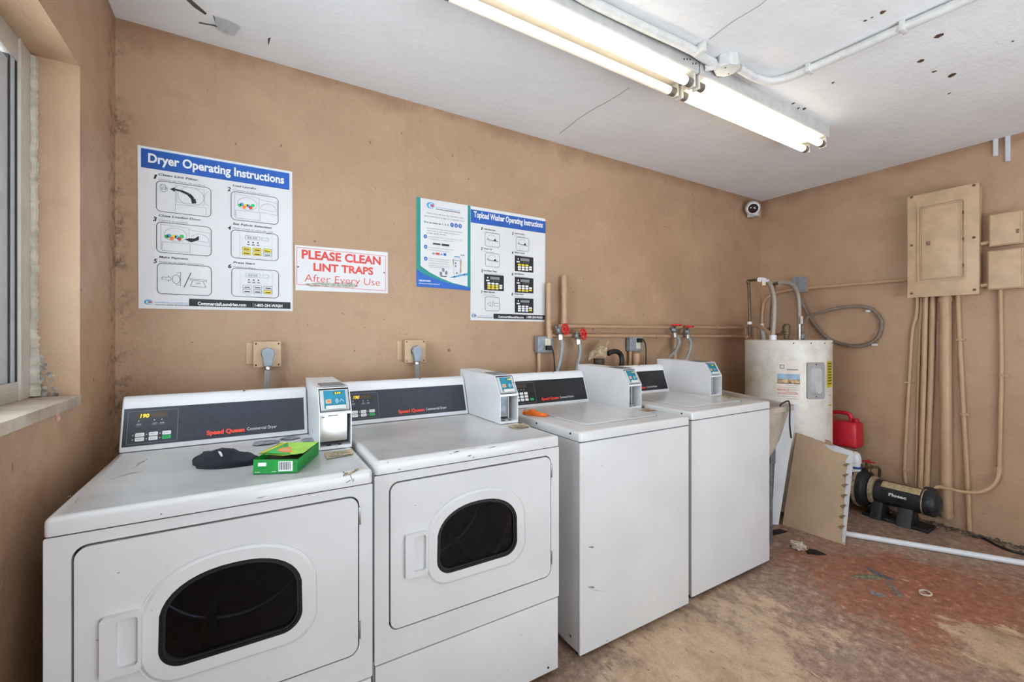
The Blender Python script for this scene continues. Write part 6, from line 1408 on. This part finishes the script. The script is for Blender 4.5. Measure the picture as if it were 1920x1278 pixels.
# ------------------------------------------------------------------ fluorescent strip lights and ceiling conduit
TUBE = NB('lit_fluorescent_tube'); TUBE.base((0.9, 0.88, 0.82, 1)); TUBE.p.inputs['Emission Color'].default_value = (1.0, 0.86, 0.66, 1); TUBE.p.inputs['Emission Strength'].default_value = 4.8
TUBED = NB('dim_fluorescent_tube'); TUBED.base((0.9, 0.86, 0.78, 1)); TUBED.p.inputs['Emission Color'].default_value = (1.0, 0.80, 0.55, 1); TUBED.p.inputs['Emission Strength'].default_value = 0.45
FIX = M('fixture_white', rgb(196, 196, 194), 0.45, 0.0, 0.06, 12)
FIXR = M('fixture_reflector', rgb(226, 222, 210), 0.4, 0.0, 0.03, 12)
FY0, FY1 = 1.250, 1.395
for (fx0, fx1_, lab, dim) in ((1.752, 2.960, 'two-tube fluorescent strip light at the far end of the ceiling', False), (0.524, 1.732, 'two-tube fluorescent strip light near the window end of the ceiling', True)):
    t = thing('strip_light', lab, 'ceiling light', ((fx0 + fx1_) / 2, 1.32, H - 0.125), 'fluorescent strip lights')
    bm = nb(); prism(bm, [(FY0, H - 0.0005), (FY0, H - 0.066), (FY0 + 0.004, H - 0.070), (FY1 - 0.004, H - 0.070), (FY1, H - 0.066), (FY1, H - 0.0005)], fx0 - 0.006, fx1_ + 0.006); hs = part(t, 'housing', bm, FIX)
    bm = nb(); prism(bm, [(FY0 + 0.006, H - 0.0702), (1.3225, H - 0.078), (FY1 - 0.006, H - 0.0702)], fx0, fx1_); part(t, 'reflector', bm, FIXR)
    if dim:
        for k in range(5): bm = nb(); box(bm, (fx1_ - 0.10 + 0.02 * k, FY0 - 0.0012, H - 0.045 + 0.006 * (k % 3)), (fx1_ - 0.094 + 0.02 * k, FY0 + 0.001, H - 0.037 + 0.006 * (k % 3))); part(hs, 'knockout', bm, DARK)
    for ty, m in ((1.280, TUBE.m), (1.370, TUBED.m if dim else TUBE.m)):
        z = H - 0.106
        bm = nb(); tube(bm, [(fx0 + 0.045, ty, z), (fx1_ - 0.045, ty, z)], 0.0185, 16); lp = part(t, 'tube', bm, m, 'fluorescent tube')
        for ex, s_ in ((fx0, 1), (fx1_, -1)):
            bm = nb(); tube(bm, [(ex + s_ * 0.014, ty, z), (ex + s_ * 0.050, ty, z)], 0.0195, 14); part(lp, 'end_cap', bm, M('tube_end_grey', rgb(120, 112, 100), 0.5, 0.2, 0.1))
            bm = nb(); box(bm, (ex + min(0, s_ * 0.014), ty - 0.018, z - 0.022), (ex + max(0, s_ * 0.014), ty + 0.018, H - 0.0705), 0.003); part(t, 'lamp_holder', bm, FIXR)
ZC = H - 0.022
WPIPE = M('white_painted_conduit', rgb(214, 214, 212), 0.5, 0, 0.05, 20, 0.2, 60)
pts = [onZ(x, y, ZC) for x, y in ((1010, -55), (1100, 0), (1200, 48), (1270, 80), (1300, 95))]
t = thing('ceiling_conduit', 'white painted conduit running beside the strip lights to the round box', 'conduit', tuple(pts[0]), 'white conduits on the ceiling')
bm = nb(); tube(bm, [pts[0], pts[1], pts[2], pts[3]] + [pts[4], onZ(1322, 110, ZC), onZ(1338, 118, ZC)], 0.019, 12); part(t, 'tube_run', bm, WPIPE)
c = onZ(1312, 92, ZC); bm = nb(); box(bm, (c.x - 0.009, c.y - 0.027, H - 0.0435), (c.x + 0.009, c.y + 0.027, H - 0.0005), 0.003); part(t, 'strap', bm, WPIPE)
pts = [onZ(x, y, ZC) for x, y in ((1385, 128), (1412, 144), (1442, 152), (1475, 146), (1520, 128), (1580, 102), (1660, 66), (1760, 22), (1860, -22), (1990, -80))]
t = thing('ceiling_conduit', 'white painted conduit bending from the round box across the ceiling', 'conduit', tuple(pts[0]), 'white conduits on the ceiling')
bm = nb(); tube(bm, smooth_path(pts, 5), 0.018, 12); part(t, 'tube_run', bm, WPIPE)
for q in ((1518, 129), (1694, 51)):
    c = onZ(q[0], q[1], ZC); bm = nb(); box(bm, (c.x - 0.024, c.y - 0.009, H - 0.0418), (c.x + 0.024, c.y + 0.009, H - 0.0005), 0.003); part(t, 'strap', bm, WPIPE)
c = onZ(1363, 122, H - 0.03)
t = thing('junction_box', 'white painted octagon box on the ceiling beside the strip lights', 'junction box', (c.x, c.y, H - 0.05))
bm = nb(); lathe(bm, [(0.052, -0.0005), (0.052, -0.044), (0.056, -0.046), (0.050, -0.054), (0.012, -0.058), (0, -0.058)], (c.x, c.y, H), 'Z', 8); part(t, 'box_body', bm, WPIPE, angle=20)
bm = nb(); tube(bm, [(c.x - 0.02, c.y, H - 0.03), (c.x - 0.075, FY0 - 0.001, H - 0.035)], 0.016, 10); part(t, 'nipple', bm, WPIPE)
for s_ in (-1, 1): bm = nb(); blob(bm, (c.x + s_ * 0.028, c.y + s_ * 0.01, H - 0.055), 0.005, 0, 1); part(t, 'screw', bm, GALV)
